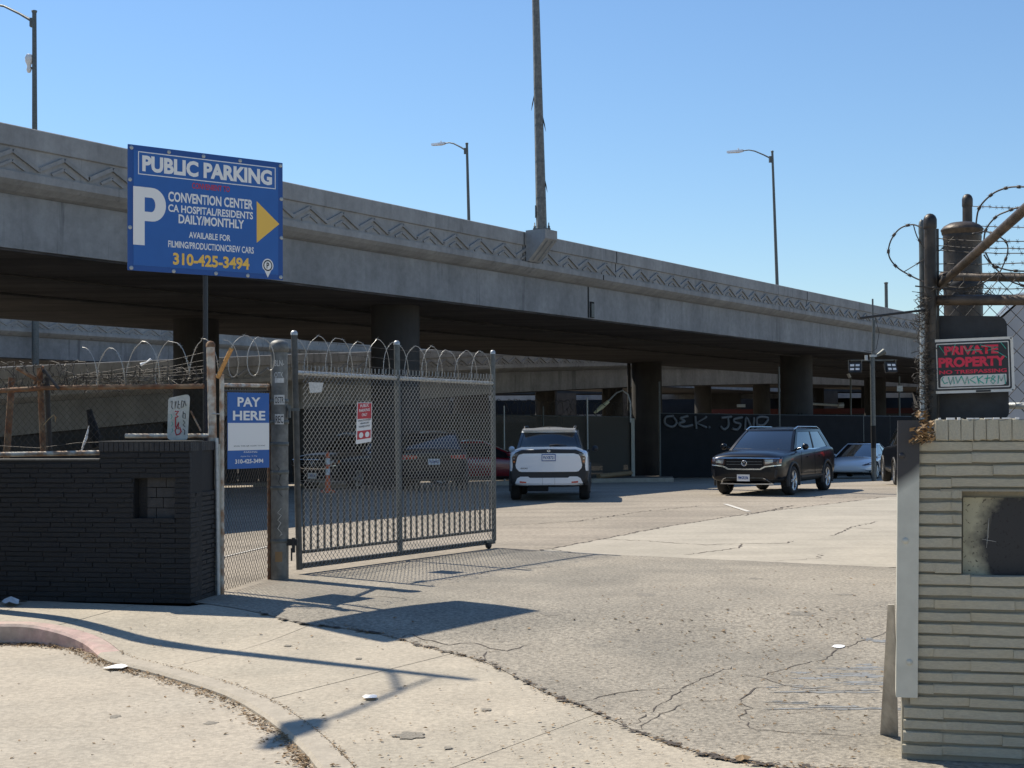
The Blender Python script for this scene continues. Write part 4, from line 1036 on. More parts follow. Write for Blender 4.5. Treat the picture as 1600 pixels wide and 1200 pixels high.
r3 = n_.new('ShaderNodeValToRGB'); r3.color_ramp.elements[0].position = .33; r3.color_ramp.elements[0].color = (.25, .22, .2, 1); r3.color_ramp.elements[1].position = .40; l_.new(n3.outputs[0], r3.inputs[0])
mx = n_.new('ShaderNodeMix'); mx.data_type = 'RGBA'; mx.blend_type = 'MULTIPLY'; mx.inputs[0].default_value = 1; l_.new(rp_.outputs[0], mx.inputs[6]); l_.new(r3.outputs[0], mx.inputs[7])
l_.new(mx.outputs[2], n_['Principled BSDF'].inputs['Base Color']); n_['Principled BSDF'].inputs['Roughness'].default_value = .55
MT['scorch'] = m
mb = MB(); rbox(mb, hs0+.012, hs1-.01, hz0+.012, hz1-.035, -.098, -.085); mb.build('scorched_panel', m, rwall)
mb = MB(); rbox(mb, hs0-.11, hs1+.1, hz1+.001, hz1+.012, -.06, .004); mb.build('lintel', MT['gmortar'], rwall)
mb = MB(); rbox(mb, hs0+.002, hs1, hz0+.001, hz0+.012, -.098, -.03); mb.build('sill', MT['pplate'], rwall)
mb = MB(); stroke([(.22, .2), (.24, .32), (.235, .24), (.18, .235), (.30, .225)], .0013, lambda a, b: rf(hs0+a*.6, hz0+b*1.3-.1, -.083), mb, 3); mb.build('scratch', MT['sticker'], rwall)
# steel corner plate, bolts and black overspray
s0p, z0p = on_wall(1400, 1090, .03); s1p, _ = on_wall(1434, 1090, .03); zb1 = on_wall(1385, 657, .03)[1]; zmid = on_wall(1420, 752, .03)[1]; _, zlow = on_wall(1420, 690, .03)
pl = top('corner_plate', 'tall grey steel plate on the cream wall end, sprayed black at its top', 'steel plate', rf(s0p, 0))
s1q = on_wall(1420, 690, .03)[0]
mb = MB(); NP_ = 9
def splate(mb, za, zb, o=.018):
    rbox(mb, s0p, s1p, za, zb, .004, o)
splate(mb, z0p, zb1); rbox(mb, s0p, s0p+.012, z0p, zb1-.001, -.20, .003); plo = mb.build('plate', MT['gplate'], pl)
# overspray: material by height along the plate
m = MT['gplate'].copy(); m.name = 'plate_with_overspray'; n_ = m.node_tree.nodes; l_ = m.node_tree.links; b_s = n_['Principled BSDF']
old = b_s.inputs['Base Color'].links[0].from_socket; tc = n_.new('ShaderNodeTexCoord'); sp = n_.new('ShaderNodeSeparateXYZ'); l_.new(tc.outputs['Object'], sp.inputs[0])
nz = n_.new('ShaderNodeTexNoise'); nz.inputs['Scale'].default_value = 4; l_.new(tc.outputs['Object'], nz.inputs[0])
a1 = n_.new('ShaderNodeMath'); a1.operation = 'MULTIPLY_ADD'; a1.inputs[1].default_value = -.8; l_.new(sp.outputs[0], a1.inputs[0]); l_.new(sp.outputs[2], a1.inputs[2])
a2 = n_.new('ShaderNodeMath'); a2.operation = 'MULTIPLY_ADD'; a2.inputs[1].default_value = .10; l_.new(nz.outputs[0], a2.inputs[0]); l_.new(a1.outputs[0], a2.inputs[2])
pm_ = rf((s0p+s1p)/2, zmid); base_v = pm_.z-.8*pm_.x+.05
mr = n_.new('ShaderNodeMapRange'); mr.inputs['From Min'].default_value = base_v-.03; mr.inputs['From Max'].default_value = base_v+.05; l_.new(a2.outputs[0], mr.inputs[0])
mx = n_.new('ShaderNodeMix'); mx.data_type = 'RGBA'; l_.new(mr.outputs[0], mx.inputs[0]); l_.new(old, mx.inputs[6]); mx.inputs[7].default_value = (.03, .028, .03, 1)
l_.new(mx.outputs[2], b_s.inputs['Base Color']); plo.data.materials[0] = m
for (u, v) in ((1409, 712), (1415, 845), (1421, 1035)):
    a, b = on_wall(u, v, .02); mb = MB(); mb.lathe(rf(a, b, .018), [(.017, 0), (.016, .004), (.0, .006)], 14, axis=RN); mb.build('bolt', m, pl)
# board leaning at the wall end
lb = top('leaning_board', 'weathered pale board leaning against the left end of the cream wall', 'board', G(1388, 1155))
q0_ = G(1375, 1149); q1_ = G(1403, 1153); t0 = P(1387, 945, 7.72); t1 = P(1397, 945, 7.70)
mb = MB(); th_ = Vector((.006, -.012, 0)); bk_ = Vector((.01, .025, 0)); mb.hexa([q0_, q1_, q1_+bk_, q0_+bk_, t0, t1, t1+bk_, t0+bk_]); mb.build('board', mat('weathered_board', (.40, .37, .32), .85, streak=(3, .35, (4, 4, .3)), bump=.3), lb)

# ------------------------------------------------------------------ fence, posts and pipes on the cream wall
Y0 = 7.95
def col_pipe(name, u0, v0, u1, v1, Y, rpx, m, parent, n=14, cap=None):
    a = P(u0, v0, Y); b = P(u1, v1, Y); r = rpx*Y/F
    mb = MB(); mb.tube([a, a.lerp(b, .5), b], r, n); o = mb.build(name, MT[m], parent)
    if cap: 
        ax = (b-a).normalized(); m2 = MB(); m2.lathe(b, [(r*1.08, -.05), (r*1.12, -.045), (r*1.12, -.0), (r*.9, .018), (r*.5, .03), (0, .034)], n, axis=ax); m2.build('post_cap', MT[m], parent)
    return o, r
rfn = top('razor_fence', 'dark weathered fence on the cream wall with barbed strands and razor loops', 'fence', P(1450, 655, Y0).xy.to_3d())
col_pipe('post', 1456, 660, 1453, 343, Y0, 9.5, 'darkpipe', rfn, 10, True)
col_pipe('post', 1463, 660, 1461, 358, Y0+.08, 6, 'darkpipe', rfn, 8, False)
col_pipe('post', 1443, 655, 1440, 352, Y0+.12, 4.5, 'galvd', rfn, 8, True)
col_pipe('post', 1441, 655, 1441, 480, Y0-.02, 4, 'galv', rfn, 8, False)
pipe('rail', P(1466, 469, Y0+.02), P(1760, 468, 7.3), .030, 'brownpipe', rfn)
pipe('rail', P(1470, 432, 8.6), P(1760, 436, 7.9), .026, 'brownpipe', rfn)
pipe('rail', P(1578, 634, 8.05), P(1760, 634, 7.6), .020, 'galv', rfn)
mb = MB(); a = P(1464, 450, 8.1); b = P(1640, 292, 6.4); mb.tube([a, a.lerp(b, .5), b], [.022, .024, .026], 12); mb.build('diagonal_brace', MT['brownpipe'], rfn)
lath('clamp', P(1478, 437, 8.0), [(.032, -.03), (.036, -.02), (.036, .02), (.032, .03)], 'clad', rfn, 10, axis=(b-a))
# barbed strands
for k, (va, ya, vb, yb, ua) in enumerate([(322, 8.9, 324, 7.6, 1520), (353, 8.8, 351, 7.5, 1532), (373, 8.0, 374, 7.2, 1466), (384, 8.0, 386, 7.2, 1466), (391, 8.0, 394, 7.2, 1466), (412, 8.0, 405, 7.2, 1466), (424, 8.0, 423, 7.2, 1466), (447, 8.1, 449, 7.4, 1466), (496-48, 7.95, 470, 7.6, 1440)]):
    a = P(ua, va, ya); b = P(1700, vb, yb); mb = MB(); N_ = 14
    pts = [a.lerp(b, i/N_)+UP*(-.012*sin(pi*i/N_)+rr.uniform(-.003, .003)) for i in range(N_+1)]
    mb.tube(pts, .0026, 4)
    for i in range(1, N_):
        c = pts[i]+Vector((rr.uniform(-.02, .02), 0, 0)); mb.tube([c+Vector((.004, 0, .013)), c-Vector((.004, 0, .013))], .0012, 3); mb.tube([c+Vector((-.007, 0, .012)), c+Vector((.008, 0, -.011))], .0012, 3)
        mb.tube([c-Vector((.01, 0, 0)), c+Vector((.01, 0, 0))], .0028, 4)
    mb.build('barbed_wire', MT['wired'], rfn)
# razor ribbon: individual loops
def ribbon(name, px, Y, r=.0035, m='wired', sp=.09, closed=False):
    pts = []
    pp = [P(u, v, Y+dy) for (u, v, dy) in px]
    for i in range(len(pp)-1):
        p0 = pp[max(i-1, 0)]; p1 = pp[i]; p2 = pp[i+1]; p3 = pp[min(i+2, len(pp)-1)]
        for k in range(6):
            t = k/6; pts.append(.5*(2*p1+(p2-p0)*t+(2*p0-5*p1+4*p2-p3)*t*t+(3*p1-p0-3*p2+p3)*t**3))
    pts.append(pp[-1]); mb = MB(); r *= 1.2; mb.tube(pts, r, 5)
    acc = 0
    for i in range(1, len(pts)-1):
        acc += (pts[i]-pts[i-1]).length
        if acc > sp:
            acc = 0; t = (pts[i+1]-pts[i]).normalized(); s_ = t.cross(Vector((0, 1, 0))).normalized(); c = pts[i]; q = .018
            mb.lathe(c-t*.012, [(r*.9, 0), (r*1.9, .004), (r*1.9, .020), (r*.9, .024)], 6, axis=t)
            for sg in (-1, 1):
                for dd in (-1, 1):
                    mb.add([c+s_*sg*r*.6, c+t*dd*.008+s_*sg*r, c+t*dd*q*1.3+s_*sg*q*.8], [(0, 1, 2)])
    return mb.build(name, MT[m], rfn, fix=False)
ribbon('razor_ribbon', [(1443, 440, 0), (1425, 432, .05), (1402, 418, .1), (1389, 400, .12), (1391, 378, .1), (1405, 358, .05), (1425, 351, 0), (1440, 356, -.05)], 7.9, .0036)
ribbon('razor_ribbon', [(1427, 351, 0), (1433, 370, 0), (1444, 388, 0)], 7.9, .0028)
ribbon('razor_ribbon', [(1412, 425, 0), (1440, 408, 0), (1470, 390, .05), (1490, 370, .05)], 7.95, .0022)
ribbon('razor_ribbon', [(1525, 350, .1), (1530, 325, .1), (1548, 305, .05), (1568, 295, 0), (1592, 292, -.1), (1625, 297, -.2), (1660, 330, -.3)], 7.95, .0042)
ribbon('razor_ribbon', [(1537, 385, .1), (1540, 360, .1), (1555, 340, .05), (1572, 331, 0), (1600, 323, -.1), (1640, 330, -.2)], 7.9, .0040)
ribbon('razor_ribbon', [(1560, 430, 0), (1573, 400, 0), (1573, 380, 0), (1558, 368, 0), (1540, 362, .05), (1520, 366, .05)], 7.85, .0034)
ribbon('razor_ribbon', [(1537, 398, 0), (1550, 413, 0), (1575, 422, -.05), (1610, 424, -.1)], 7.9, .0036)
ribbon('razor_ribbon', [(1540, 395, 0), (1548, 410, 0), (1560, 424, .0), (1580, 440, 0), (1612, 450, 0)], 7.95, .0036)
ribbon('razor_ribbon', [(1430, 447, 0), (1460, 450, 0), (1490, 452, 0), (1525, 446, 0), (1545, 437, 0), (1560, 425, 0)], 7.9, .0034)
# tangle of wire wrapped down the post and along the rail
tm = MB()
for k in range(44):
    v0 = rr.uniform(450, 640); u0 = rr.uniform(1431, 1450); pts = []
    for i in range(9):
        pts.append(P(u0+rr.uniform(-9, 12)+5*sin(i), v0+i*rr.uniform(2, 5), Y0-.05+rr.uniform(-.04, .05)))
    tm.tube(pts, rr.uniform(.0012, .0026), 4, caps=False)
for k in range(16):
    v0 = rr.uniform(452, 478); u0 = rr.uniform(1440, 1540); pts = [P(u0+i*5, v0+rr.uniform(-9, 9), Y0-.03+rr.uniform(-.04, .04)) for i in range(7)]
    tm.tube(pts, rr.uniform(.0012, .0024), 4, caps=False)
tmo = tm.build('tangled_wire', MT['wired'], rfn, fix=False); tmo['kind'] = 'stuff'
tm = MB()
for k in range(14):
    v0 = 470+k*13; tm.tube([P(1449, v0+6, Y0-.08), P(1437, v0+3, Y0-.04), P(1433, v0-4, Y0), P(1446, v0-10, Y0-.06), P(1460, v0-18, Y0-.09)], .0022, 4, caps=False)
tmo = tm.build('mesh_edge_wire', MT['wired'], rfn, fix=False); tmo['kind'] = 'stuff'
a = P(1470, 648, 8.2); b = P(1760, 655, 7.75)
chain('chain_link_mesh', Vector((a.x, a.y, a.z)), Vector((b.x, b.y, a.z)), .78, p=.046, hh=.05, r=.0028, m='wired', parent=rfn, sides=4)
# long thin rod poking left
rod = top('bent_rod', 'long thin black rod sticking out left from the fence post', 'rod', P(1440, 486, 7.9))
mb = MB(); mb.tube([P(1344, 497, 7.6), P(1390, 491, 7.75), P(1445, 484.5, 7.9)], .0075, 6); mb.build('rod', MT['clad'], rod)
# standpipe with dome cap, thin pipe behind
spp = top('standpipe', 'fat brown standpipe with mushroom dome cap behind the fence wires', 'pipe', P(1508, 655, 8.75).xy.to_3d())
Yp = 8.75; pc = P(1508, 655, Yp); zc_ = lambda v: P(1508, v, Yp).z; r_ = 29*Yp/F
pc0 = Vector((pc.x, pc.y, 0))
lath('pipe', pc0, [(r_, -.1), (r_, zc_(520)), (r_*1.02, zc_(470)), (r_, zc_(400)), (r_*.98, zc_(376)), (r_*1.02, zc_(372)), (r_*1.0, zc_(366))], 'darkpipe', spp, 28)
lath('dome_cap', pc0, [(r_*.95, zc_(368)), (r_*1.06, zc_(366)), (r_*1.09, zc_(361)), (r_*1.12, zc_(360)), (r_*1.12, zc_(358.5)), (r_*.95, zc_(353)), (r_*.65, zc_(348.5)), (r_*.3, zc_(347)), (0, zc_(346.6))], 'brownpipe', spp, 32)
lath('collar', pc0, [(r_*1.04, zc_(452)), (r_*1.07, zc_(450)), (r_*1.07, zc_(444)), (r_*1.04, zc_(442))], 'clad', spp, 28)
cfn = cyl(Vector((pc.x, pc.y, 0)), r_*1.01, atan2(-pc.y, -pc.x))
put_text('graffiti', 'AVE', None, (1, 0, 0), UP, -.03, zc_(448), .10, .045, MT['brownpipe'], spp, .0, fmap=cfn)
tp = top('vent_pipe', 'thin capped brown pipe rising behind the mushroom dome', 'pipe', P(1511, 655, 9.3).xy.to_3d())
col_pipe('pipe', 1512, 700, 1511.5, 311, 9.3, 7.5, 'darkpipe', tp, 14, True)
# dark plate with rounded shoulders, sign on it
dp = top('steel_backplate', 'dark steel plate with rounded shoulders standing on the cream wall behind the red sign', 'steel plate', P(1515, 656, 8.05).xy.to_3d())
A, B, C_, D_ = P(1461, 656, 8.07), P(1577, 654, 7.95), P(1573, 494, 7.95), P(1459, 493, 8.07)
mb = MB(); mb.prism(rrect(A, B, C_, D_, .10), -RN*.02); mb.build('plate', MT['darkplate'], dp)
pv = top('private_property_sign', 'black sign with red PRIVATE PROPERTY lettering and green scribble on white strip', 'sign', P(1521, 615, 7.85))
qa, qb, qc, qd = P(1457.5, 615.5, 7.93), P(1586, 611.5, 7.79), P(1585, 524.5, 7.79), P(1455, 531, 7.93)
px_ = (qb-qa).normalized(); pn_ = px_.cross((qd-qa).normalized()).normalized(); pz_ = pn_.cross(px_)
W2 = (qb-qa).length; H2 = (qd-qa).length
def vf(a, b, o=0): return qa+px_*(a*W2)+pz_*(b*H2)+pn_*o
def rq(nm, a, b, c, d, o, m, rad=.03, t=.001, parent=pv):
    mb = MB(); mb.prism(rrect(vf(a, b, o), vf(c, b, o), vf(c, d, o), vf(a, d, o), rad), pn_*t); return mb.build(nm, MT[m], parent)
MT['signbright'] = mat('aged_sign_white', (.62, .61, .57), .5, var=.08, vscale=12)
rq('board', 0, 0, 1, 1, 0, 'signbright', .05, .003); rq('black_field', .035, .05, .965, .95, .0035, 'signblack', .03)
rq('inner_border', .06, .085, .945, .92, .005, 'signbright', .02); rq('black_field', .072, .105, .933, .90, .0062, 'signblack', .02)
rq('blank_strip', .10, .125, .905, .325, .0078, 'signbright', .08)
VT = lambda s, x, z, w_, h_, m, b=.03, o=.0095: put_text('lettering', s, qa, px_, pz_, x*W2, z*H2, w_*W2, h_*H2, MT[m], pv, b, off=o)
MT['vred'] = mat('bright_sign_red', (.62, .02, .06), .5)
VT('PRIVATE', .16, .70, .66, .165, 'vred', .05); VT('PROPERTY', .085, .475, .82, .185, 'vred', .05); VT('NO TRESPASSING', .09, .355, .82, .07, 'vred', .03)
mb = MB(); gmap = lambda a, b: vf(a, b, .0105)
for s_ in [[(.14, .30), (.12, .26), (.15, .18), (.19, .20)], [(.20, .30), (.22, .16), (.26, .30), (.27, .17)], [(.29, .30), (.31, .18), (.36, .31)], [(.36, .31), (.40, .16), (.43, .30), (.45, .17)], [(.53, .29), (.46, .24), (.53, .17)], [(.55, .3), (.57, .16)], [(.56, .23), (.62, .30)], [(.56, .23), (.63, .16)],
           [(.68, .31), (.66, .16)], [(.64, .25), (.71, .26)], [(.74, .29), (.72, .25), (.77, .20), (.74, .15), (.71, .2), (.77, .28), (.74, .30)], [(.80, .15), (.81, .30), (.84, .2), (.88, .31), (.89, .14)]]: stroke(s_, .0028, gmap, mb)
for s_ in [[(.10, .88), (.17, .72), (.2, .86), (.25, .70), (.3, .9)], [(.40, .86), (.44, .74), (.52, .86), (.55, .72)], [(.42, .78), (.62, .78)], [(.6, .87), (.72, .82), (.82, .82), (.68, .76), (.8, .74), (.92, .62)], [(.85, .90), (.91, .78)]]: stroke(s_, .0020, gmap, mb)
mb.build('scribble', MT['green'], pv)
mb = MB(); mb.box(vf(.62, .025, .004), (.18*W2, .002, .035*H2), (px_, pn_, pz_)); mb.build('marker_scrawl', MT['signblack'], pv)
for (a, b) in ((.02, .03), (.975, .03), (.02, .97), (.975, .97)): lath('rivet', vf(a, b, .003), [(.005, 0), (.004, .002), (0, .003)], 'galvd', pv, 8, axis=pn_)
# pile of dry leaves at the post foot
lfm = [MT['leaf1'], MT['leaf2'], MT['leaf3'], MT['leaf4']]
def leaf(mb, c, L, rr, flat=.3):
    a = rr.uniform(0, 2*pi); t = Vector((cos(a), sin(a), rr.uniform(-flat, flat))).normalized(); s_ = t.cross(UP).normalized(); n = s_.cross(t); w_ = L*rr.uniform(.18, .38); cu_ = rr.uniform(.05, .3)*L
    vs = [c-t*L/2, c-t*L*.1+s_*w_+n*cu_, c+t*L/2+n*cu_*.4, c-t*L*.1-s_*w_+n*cu_*.7, c-t*L*.08+n*cu_*.1]
    mi = rr.choices((0, 1, 2, 3), (4, 8, 2, .15))[0]
    mb.add(vs, [(0, 1, 4), (1, 2, 4), (2, 3, 4), (3, 0, 4)], mi)
mb = MB()
for k in range(200):
    leaf(mb, P(rr.uniform(1424, 1459), 692-abs(rr.gauss(0, 12)), rr.uniform(7.55, 7.85)), rr.uniform(.02, .06), rr, .9)
for k in range(40):
    leaf(mb, P(rr.gauss(1446, 5), rr.uniform(645, 668), rr.uniform(7.7, 7.95)), rr.uniform(.02, .055), rr, 1)
lpile = mb.build('dry_leaf_heap', lfm, None, fix=False); tag(lpile, 'heap of dry brown leaves in the notch on top of the cream wall', 'leaves', kind='stuff')
# grey box trailer behind the fence at the right edge
trl = top('box_trailer', 'grey box trailer with pale rounded roof behind the fence at the right edge', 'trailer', (6.9, 15.0, 0))
fx0 = P(1556, 500, 14.5).x; zt = P(1600, 456, 14.5).z
mb = MB(); prof_ = [(fx0, 14.5, .6), (fx0+3.2, 14.5, .6), (fx0+3.2, 14.5, zt-.12), (fx0+2.6, 14.5, zt+.06), (fx0+1.2, 14.5, zt+.08), (fx0+.25, 14.5, zt-.10), (fx0, 14.5, zt-.32)]
mb.prism([Vector(p) for p in prof_], Vector((2.3, 6, 0))); mb.build('body', mat('trailer_grey', (.34, .345, .36), .5, var=.08, vscale=2), trl)
mb = MB(); rp2 = [(fx0-.02, 14.48, zt-.30), (fx0+.24, 14.48, zt-.08), (fx0+1.2, 14.48, zt+.10), (fx0+2.6, 14.48, zt+.08), (fx0+2.6, 14.48, zt+.13), (fx0+1.2, 14.48, zt+.16), (fx0+.2, 14.48, zt-.02), (fx0-.05, 14.48, zt-.28)]
mb.prism([Vector(p) for p in rp2], Vector((2.31, 6.04, 0))); mb.build('roof_edge', MT['carsilver'], trl)
for xx in (.4, 2.4):
    for yy in (15.5, 19.6): lath('wheel', (fx0+xx+(yy-14.5)*.38, yy, .42), [(0, -.12), (.3, -.12), (.42, -.1), (.42, .1), (.3, .12), (0, .12)], 'tyre', trl, 16, axis=(1, 0, 0))
mb = MB(); mb.box((fx0+2.9, 17.5, .5), (1.6, 5.6, .2)); mb.build('chassis', MT['under'], trl)

# ================================================================== LITTER AND LEAVES
mb = MB(); rr = random.Random(21)
for k in range(1500):      # gutter drift
    i = rr.uniform(midk-2, redend+24+6) if rr.random() > .1 else rr.uniform(0, midk)
    i = min(i, len(KO)-3); a = Vector(KO[int(i)]); b = Vector(KO[int(i)+1]); q = a.lerp(b, i-int(i)); t = (b-a).normalized(); n = Vector((t.y, -t.x))
    dd = abs(rr.gauss(0, .055))+.004; q = q+n*dd
    leaf(mb, Vector((q.x, q.y, -.161+.02*math.exp(-dd*25)*rr.random())), rr.uniform(.014, .04), rr, .3)
for k in range(420):      # joint behind the kerb
    i = rr.uniform(redend, len(KB)-4); a = Vector(KB[int(i)]); b = Vector(KB[int(i)+1]); q = a.lerp(b, i-int(i)); q = q+Vector((rr.gauss(0, .012), rr.gauss(0, .012)))
    leaf(mb, Vector((q.x, q.y, gz(q.x, q.y)+.009)), rr.uniform(.010, .028), rr, .2)
o = mb.build('gutter_leaf_litter', lfm, None, fix=False); tag(o, 'drift of dry leaves lying along the kerb and its joint', 'leaf litter', kind='stuff')
mb = MB()
def in_street(x, y):
    best = min(range(len(KO)-1), key=lambda i: (Vector(KO[i])-Vector((x, y))).length); a = Vector(KO[best]); b = Vector(KO[min(best+1, len(KO)-1)]); t = b-a; return (x-a.x)*t.y-(y-a.y)*t.x > 0
cnt = 0
while cnt < 1500:
    r1 = rr.random()
    if r1 < .45: u, v = rr.gauss(1230, 130), rr.gauss(1030, 65)
    elif r1 < .6: u, v = rr.uniform(900, 1390), rr.uniform(900, 1200)
    elif r1 < .85: u, v = rr.gauss(820, 200), rr.gauss(1160, 45)
    else: u, v = rr.uniform(-50, 900), rr.uniform(960, 1220)
    if not (-80 < u < 1400 and 885 < v < 1230): continue
    p = G(u, v); z = gz(p.x, p.y)+.009
    if in_street(p.x, p.y): p = Gs(u, v); z = -.163
    leaf(mb, Vector((p.x, p.y, z)), rr.choice((.008, .010, .013, .018, .024, .036))*(1.0 if v > 1000 else 1.2), rr, .25); cnt += 1
for k in range(420):       # along the apron edge
    i = rr.uniform(8, len(AE)-3); a = Vector(AE[int(i)]); b = Vector(AE[int(i)+1]); q = a.lerp(b, i-int(i))+Vector((rr.gauss(0, .03), rr.gauss(0, .03)))
    leaf(mb, Vector((q.x, q.y, gz(q.x, q.y)+.010)), rr.uniform(.010, .035), rr, .3)
o = mb.build('scattered_leaf_litter', lfm, None, fix=False); tag(o, 'scattered dry leaves over the driveway, sidewalk and street', 'leaf litter', kind='stuff')
# bits of paper
def scrap(label, pts, dz, hz=.012, zf=None, m='litter', cat='litter', name='paper_scrap'):
    ps_ = [G(*q) if zf is None else Gs(*q) for q in pts]; z = (lambda p: gz(p.x, p.y)+.010) if zf is None else (lambda p: -.160)
    c = sum(ps_, Vector())/len(ps_); root = top(name, label, cat, c); mb = MB()
    vs = [(p.x, p.y, z(p)+rr.uniform(0, hz)) for p in ps_]+[(c.x, c.y, z(c)+hz*1.4)]; n = len(ps_)
    mb.add(vs, [(i, (i+1) % n, n) for i in range(n)]); mb.build('sheet', MT[m], root, fix=False)
def ell(u, v, a, b, n=14): return [(u+a*cos(2*pi*k/n)*(1+.12*sin(3*k)), v+b*sin(2*pi*k/n)) for k in range(n)]
scrap('flat white round lid lying on the sidewalk in the lamp shadow', ell(578, 1092, 11, 3.6), 0)
scrap('folded white paper lying in the gutter by the leaves', [(160, 1046), (180, 1043), (204, 1037), (205, 1044), (190, 1048), (170, 1049)], 0, .02, 1)
scrap('crumpled white tissue on the sidewalk near the wall at the left edge', ell(17, 945, 13, 4), 0, .05)
scrap('white bird dropping smear on the apron, left of the leaning board', ell(1310, 1012, 10, 2.5), 0, .004)
scrap('dark flattened leaf clump on the sidewalk at the bottom edge', ell(1160, 1190, 14, 3), 0, .02, None, 'leaf1')
# ================================================================== STREET LAMP (outside the frame at left; its shadow crosses the sidewalk)
slb = Vector((-5.16, 13.48, 0)); sl_ = top('street_lamp', 'street lamp post just left of the picture whose shadow crosses the sidewalk', 'lamp post', slb)
hL = 8.0; LT = Vector((0, .9/8, 0))
mb = MB(); mb.tube([slb, slb+(UP+LT)*2, slb+(UP+LT)*5, slb+(UP+LT)*hL], [.125, .11, .085, .045], 12); mb.build('pole', MT['postgrey'], sl_)
mb = MB(); mb.lathe(slb, [(.2, 0), (.2, .06), (.14, .12), (.13, .7), (.10, .8)], 14); mb.build('base', MT['postgrey'], sl_)
tipa = Vector((-5.80, 12.72, 7.55)); pa1 = slb+UP*7.35; mid = Vector((-5.40, 13.75, 7.62))
mb = MB(); mb.tube([slb+(UP+LT)*6.9, slb+(UP+LT)*7.2+Vector((-.08, -.1, 0)), mid, tipa+Vector((.08, .18, .08)), tipa], [.028, .028, .027, .026, .026], 8)
mb.tube([slb+(UP+LT)*7.6, mid], .018, 6); mb.build('arm', MT['postgrey'], sl_)
dl = (tipa-mid); dl.z = 0; dl.normalize(); mb = MB(); mb.tube([tipa-dl*.1, tipa+dl*.12, tipa+dl*.38, tipa+dl*.6], [.05, .13, .12, .04], 10); mb.build('luminaire', MT['postgrey'], sl_)

# ================================================================== VEHICLES
BODY = None
def subsurf_bool(me, cutters, levels=2):
    ob = bpy.data.objects.new('tmp', me); COL.objects.link(ob)
    m_ = ob.modifiers.new('s', 'SUBSURF'); m_.levels = levels; m_.render_levels = levels
    cos_ = []
    for (x, z, r, y0, y1) in cutters:
        c = MB(); c.lathe((x, y0, z), [(0, 0), (r, 0), (r, y1-y0), (0, y1-y0)], 28, axis=(0, 1, 0)); cm_ = c.mesh('c', True)
        co_ = bpy.data.objects.new('c', cm_); COL.objects.link(co_); b_ = ob.modifiers.new('b', 'BOOLEAN'); b_.object = co_; b_.operation = 'DIFFERENCE'; b_.solver = 'EXACT'; cos_.append(co_)
    bpy.context.view_layer.update()
    out = bpy.data.meshes.new_from_object(ob.evaluated_get(bpy.context.evaluated_depsgraph_get()))
    for c in cos_: bpy.data.objects.remove(c)
    bpy.data.objects.remove(ob); return out
def car_body(parent, st, paint, wheels, R_, hw, clad=.0, name='body', rearclad=0):
    mb = MB(); ring = []
    for (x, zb, zs, zt, h) in st:
        half = [(0, zb), (.80*h, zb), (.955*h, zb+.07), (h, zb+.25*(zs-zb)), (1.0*h, zb+.62*(zs-zb)), (.985*h, zs-.05), (.93*h, zs), (.62*h, zt), (.25*h, zt+.008)]
        ring.append([(x, y, z) for y, z in half]+[(x, -y, z) for y, z in half[::-1][:-1]])
    k = len(ring[0])
    for r_ in ring: mb.v += r_
    for i in range(len(ring)-1):
        for j in range(k): mb.f.append((i*k+j, i*k+(j+1) % k, (i+1)*k+(j+1) % k, (i+1)*k+j)); mb.m.append(0); mb.sm.append(True)
    mb.f += [tuple(range(k)), tuple((len(ring)-1)*k+j for j in range(k))]; mb.m += [0, 0]; mb.sm += [True, True]
    me = mb.mesh(name, True)
    cut = []
    for x in wheels: cut += [(x, R_, R_+.045, hw-.34, hw+.3), (x, R_, R_+.045, -hw-.3, -hw+.34)]
    out = subsurf_bool(me, cut)
    out.materials.clear()
    for m_ in (MT[paint], MT['clad'], MT['under']): out.materials.append(m_)
    from mathutils.bvhtree import BVHTree
    global BODY; BODY = BVHTree.FromPolygons([v.co[:] for v in out.vertices], [tuple(p.vertices) for p in out.polygons])
    for p in out.polygons:
        c = p.center; mi = 0
        if c.z < clad and abs(c.y) > .5*hw: mi = 1
        if c.z < .30: mi = 1
        if c.x < -1.86 and c.z < rearclad: mi = 1
        for x in wheels:
            if (c.x-x)**2+(c.z-R_)**2 < (R_+.047)**2 and abs(c.y) < hw-.02 and abs(c.y) > hw-.36 and (abs(p.normal.y) > .9 or (c.x-x)**2+(c.z-R_)**2 > (R_+.03)**2): mi = 2
        p.material_index = mi; p.use_smooth = True
    o = mobj(name, out, None, parent); return o
def wheel(parent, x, y, R_, wd, side, spokes=5, rim='rim'):
    mb = MB(); ax = (0, side, 0); c = (x, y, R_)
    mb.lathe(c, [(R_*.66, -wd/2), (R_*.9, -wd/2), (R_*.985, -wd*.36), (R_, -wd*.2), (R_, wd*.2), (R_*.985, wd*.36), (R_*.9, wd/2), (R_*.68, wd/2), (R_*.66, wd*.40)], 30, axis=ax)
    t = mb.build('wheel', MT['tyre'], parent)
    m2 = MB(); m2.lathe(c, [(R_*.665, -wd*.42), (R_*.70, wd*.44), (R_*.66, wd*.47), (R_*.62, wd*.36), (R_*.60, wd*.05)], 30, axis=ax)
    for k in range(spokes):
        for dd in (-.16, .16):
            a = 2*pi*k/spokes+dd; d = Vector((cos(a), 0, sin(a))); a0 = 2*pi*k/spokes+dd*.4; d0 = Vector((cos(a0), 0, sin(a0)))
            p = Vector(c)+d0*R_*.10+Vector((0, side*wd*.36, 0)); q = Vector(c)+d*R_*.65+Vector((0, side*wd*.38, 0)); m2.tube([p, q], [R_*.055, R_*.06], 4)
    m2.lathe(c, [(0, wd*.43), (R_*.13, wd*.42), (R_*.15, wd*.3)], 14, axis=ax)
    m2.build('rim', MT[rim], t); m3 = MB(); m3.lathe(c, [(0, wd*.0), (R_*.62, wd*.02)], 20, axis=ax); m3.build('brake_disc', MT['under'], t)
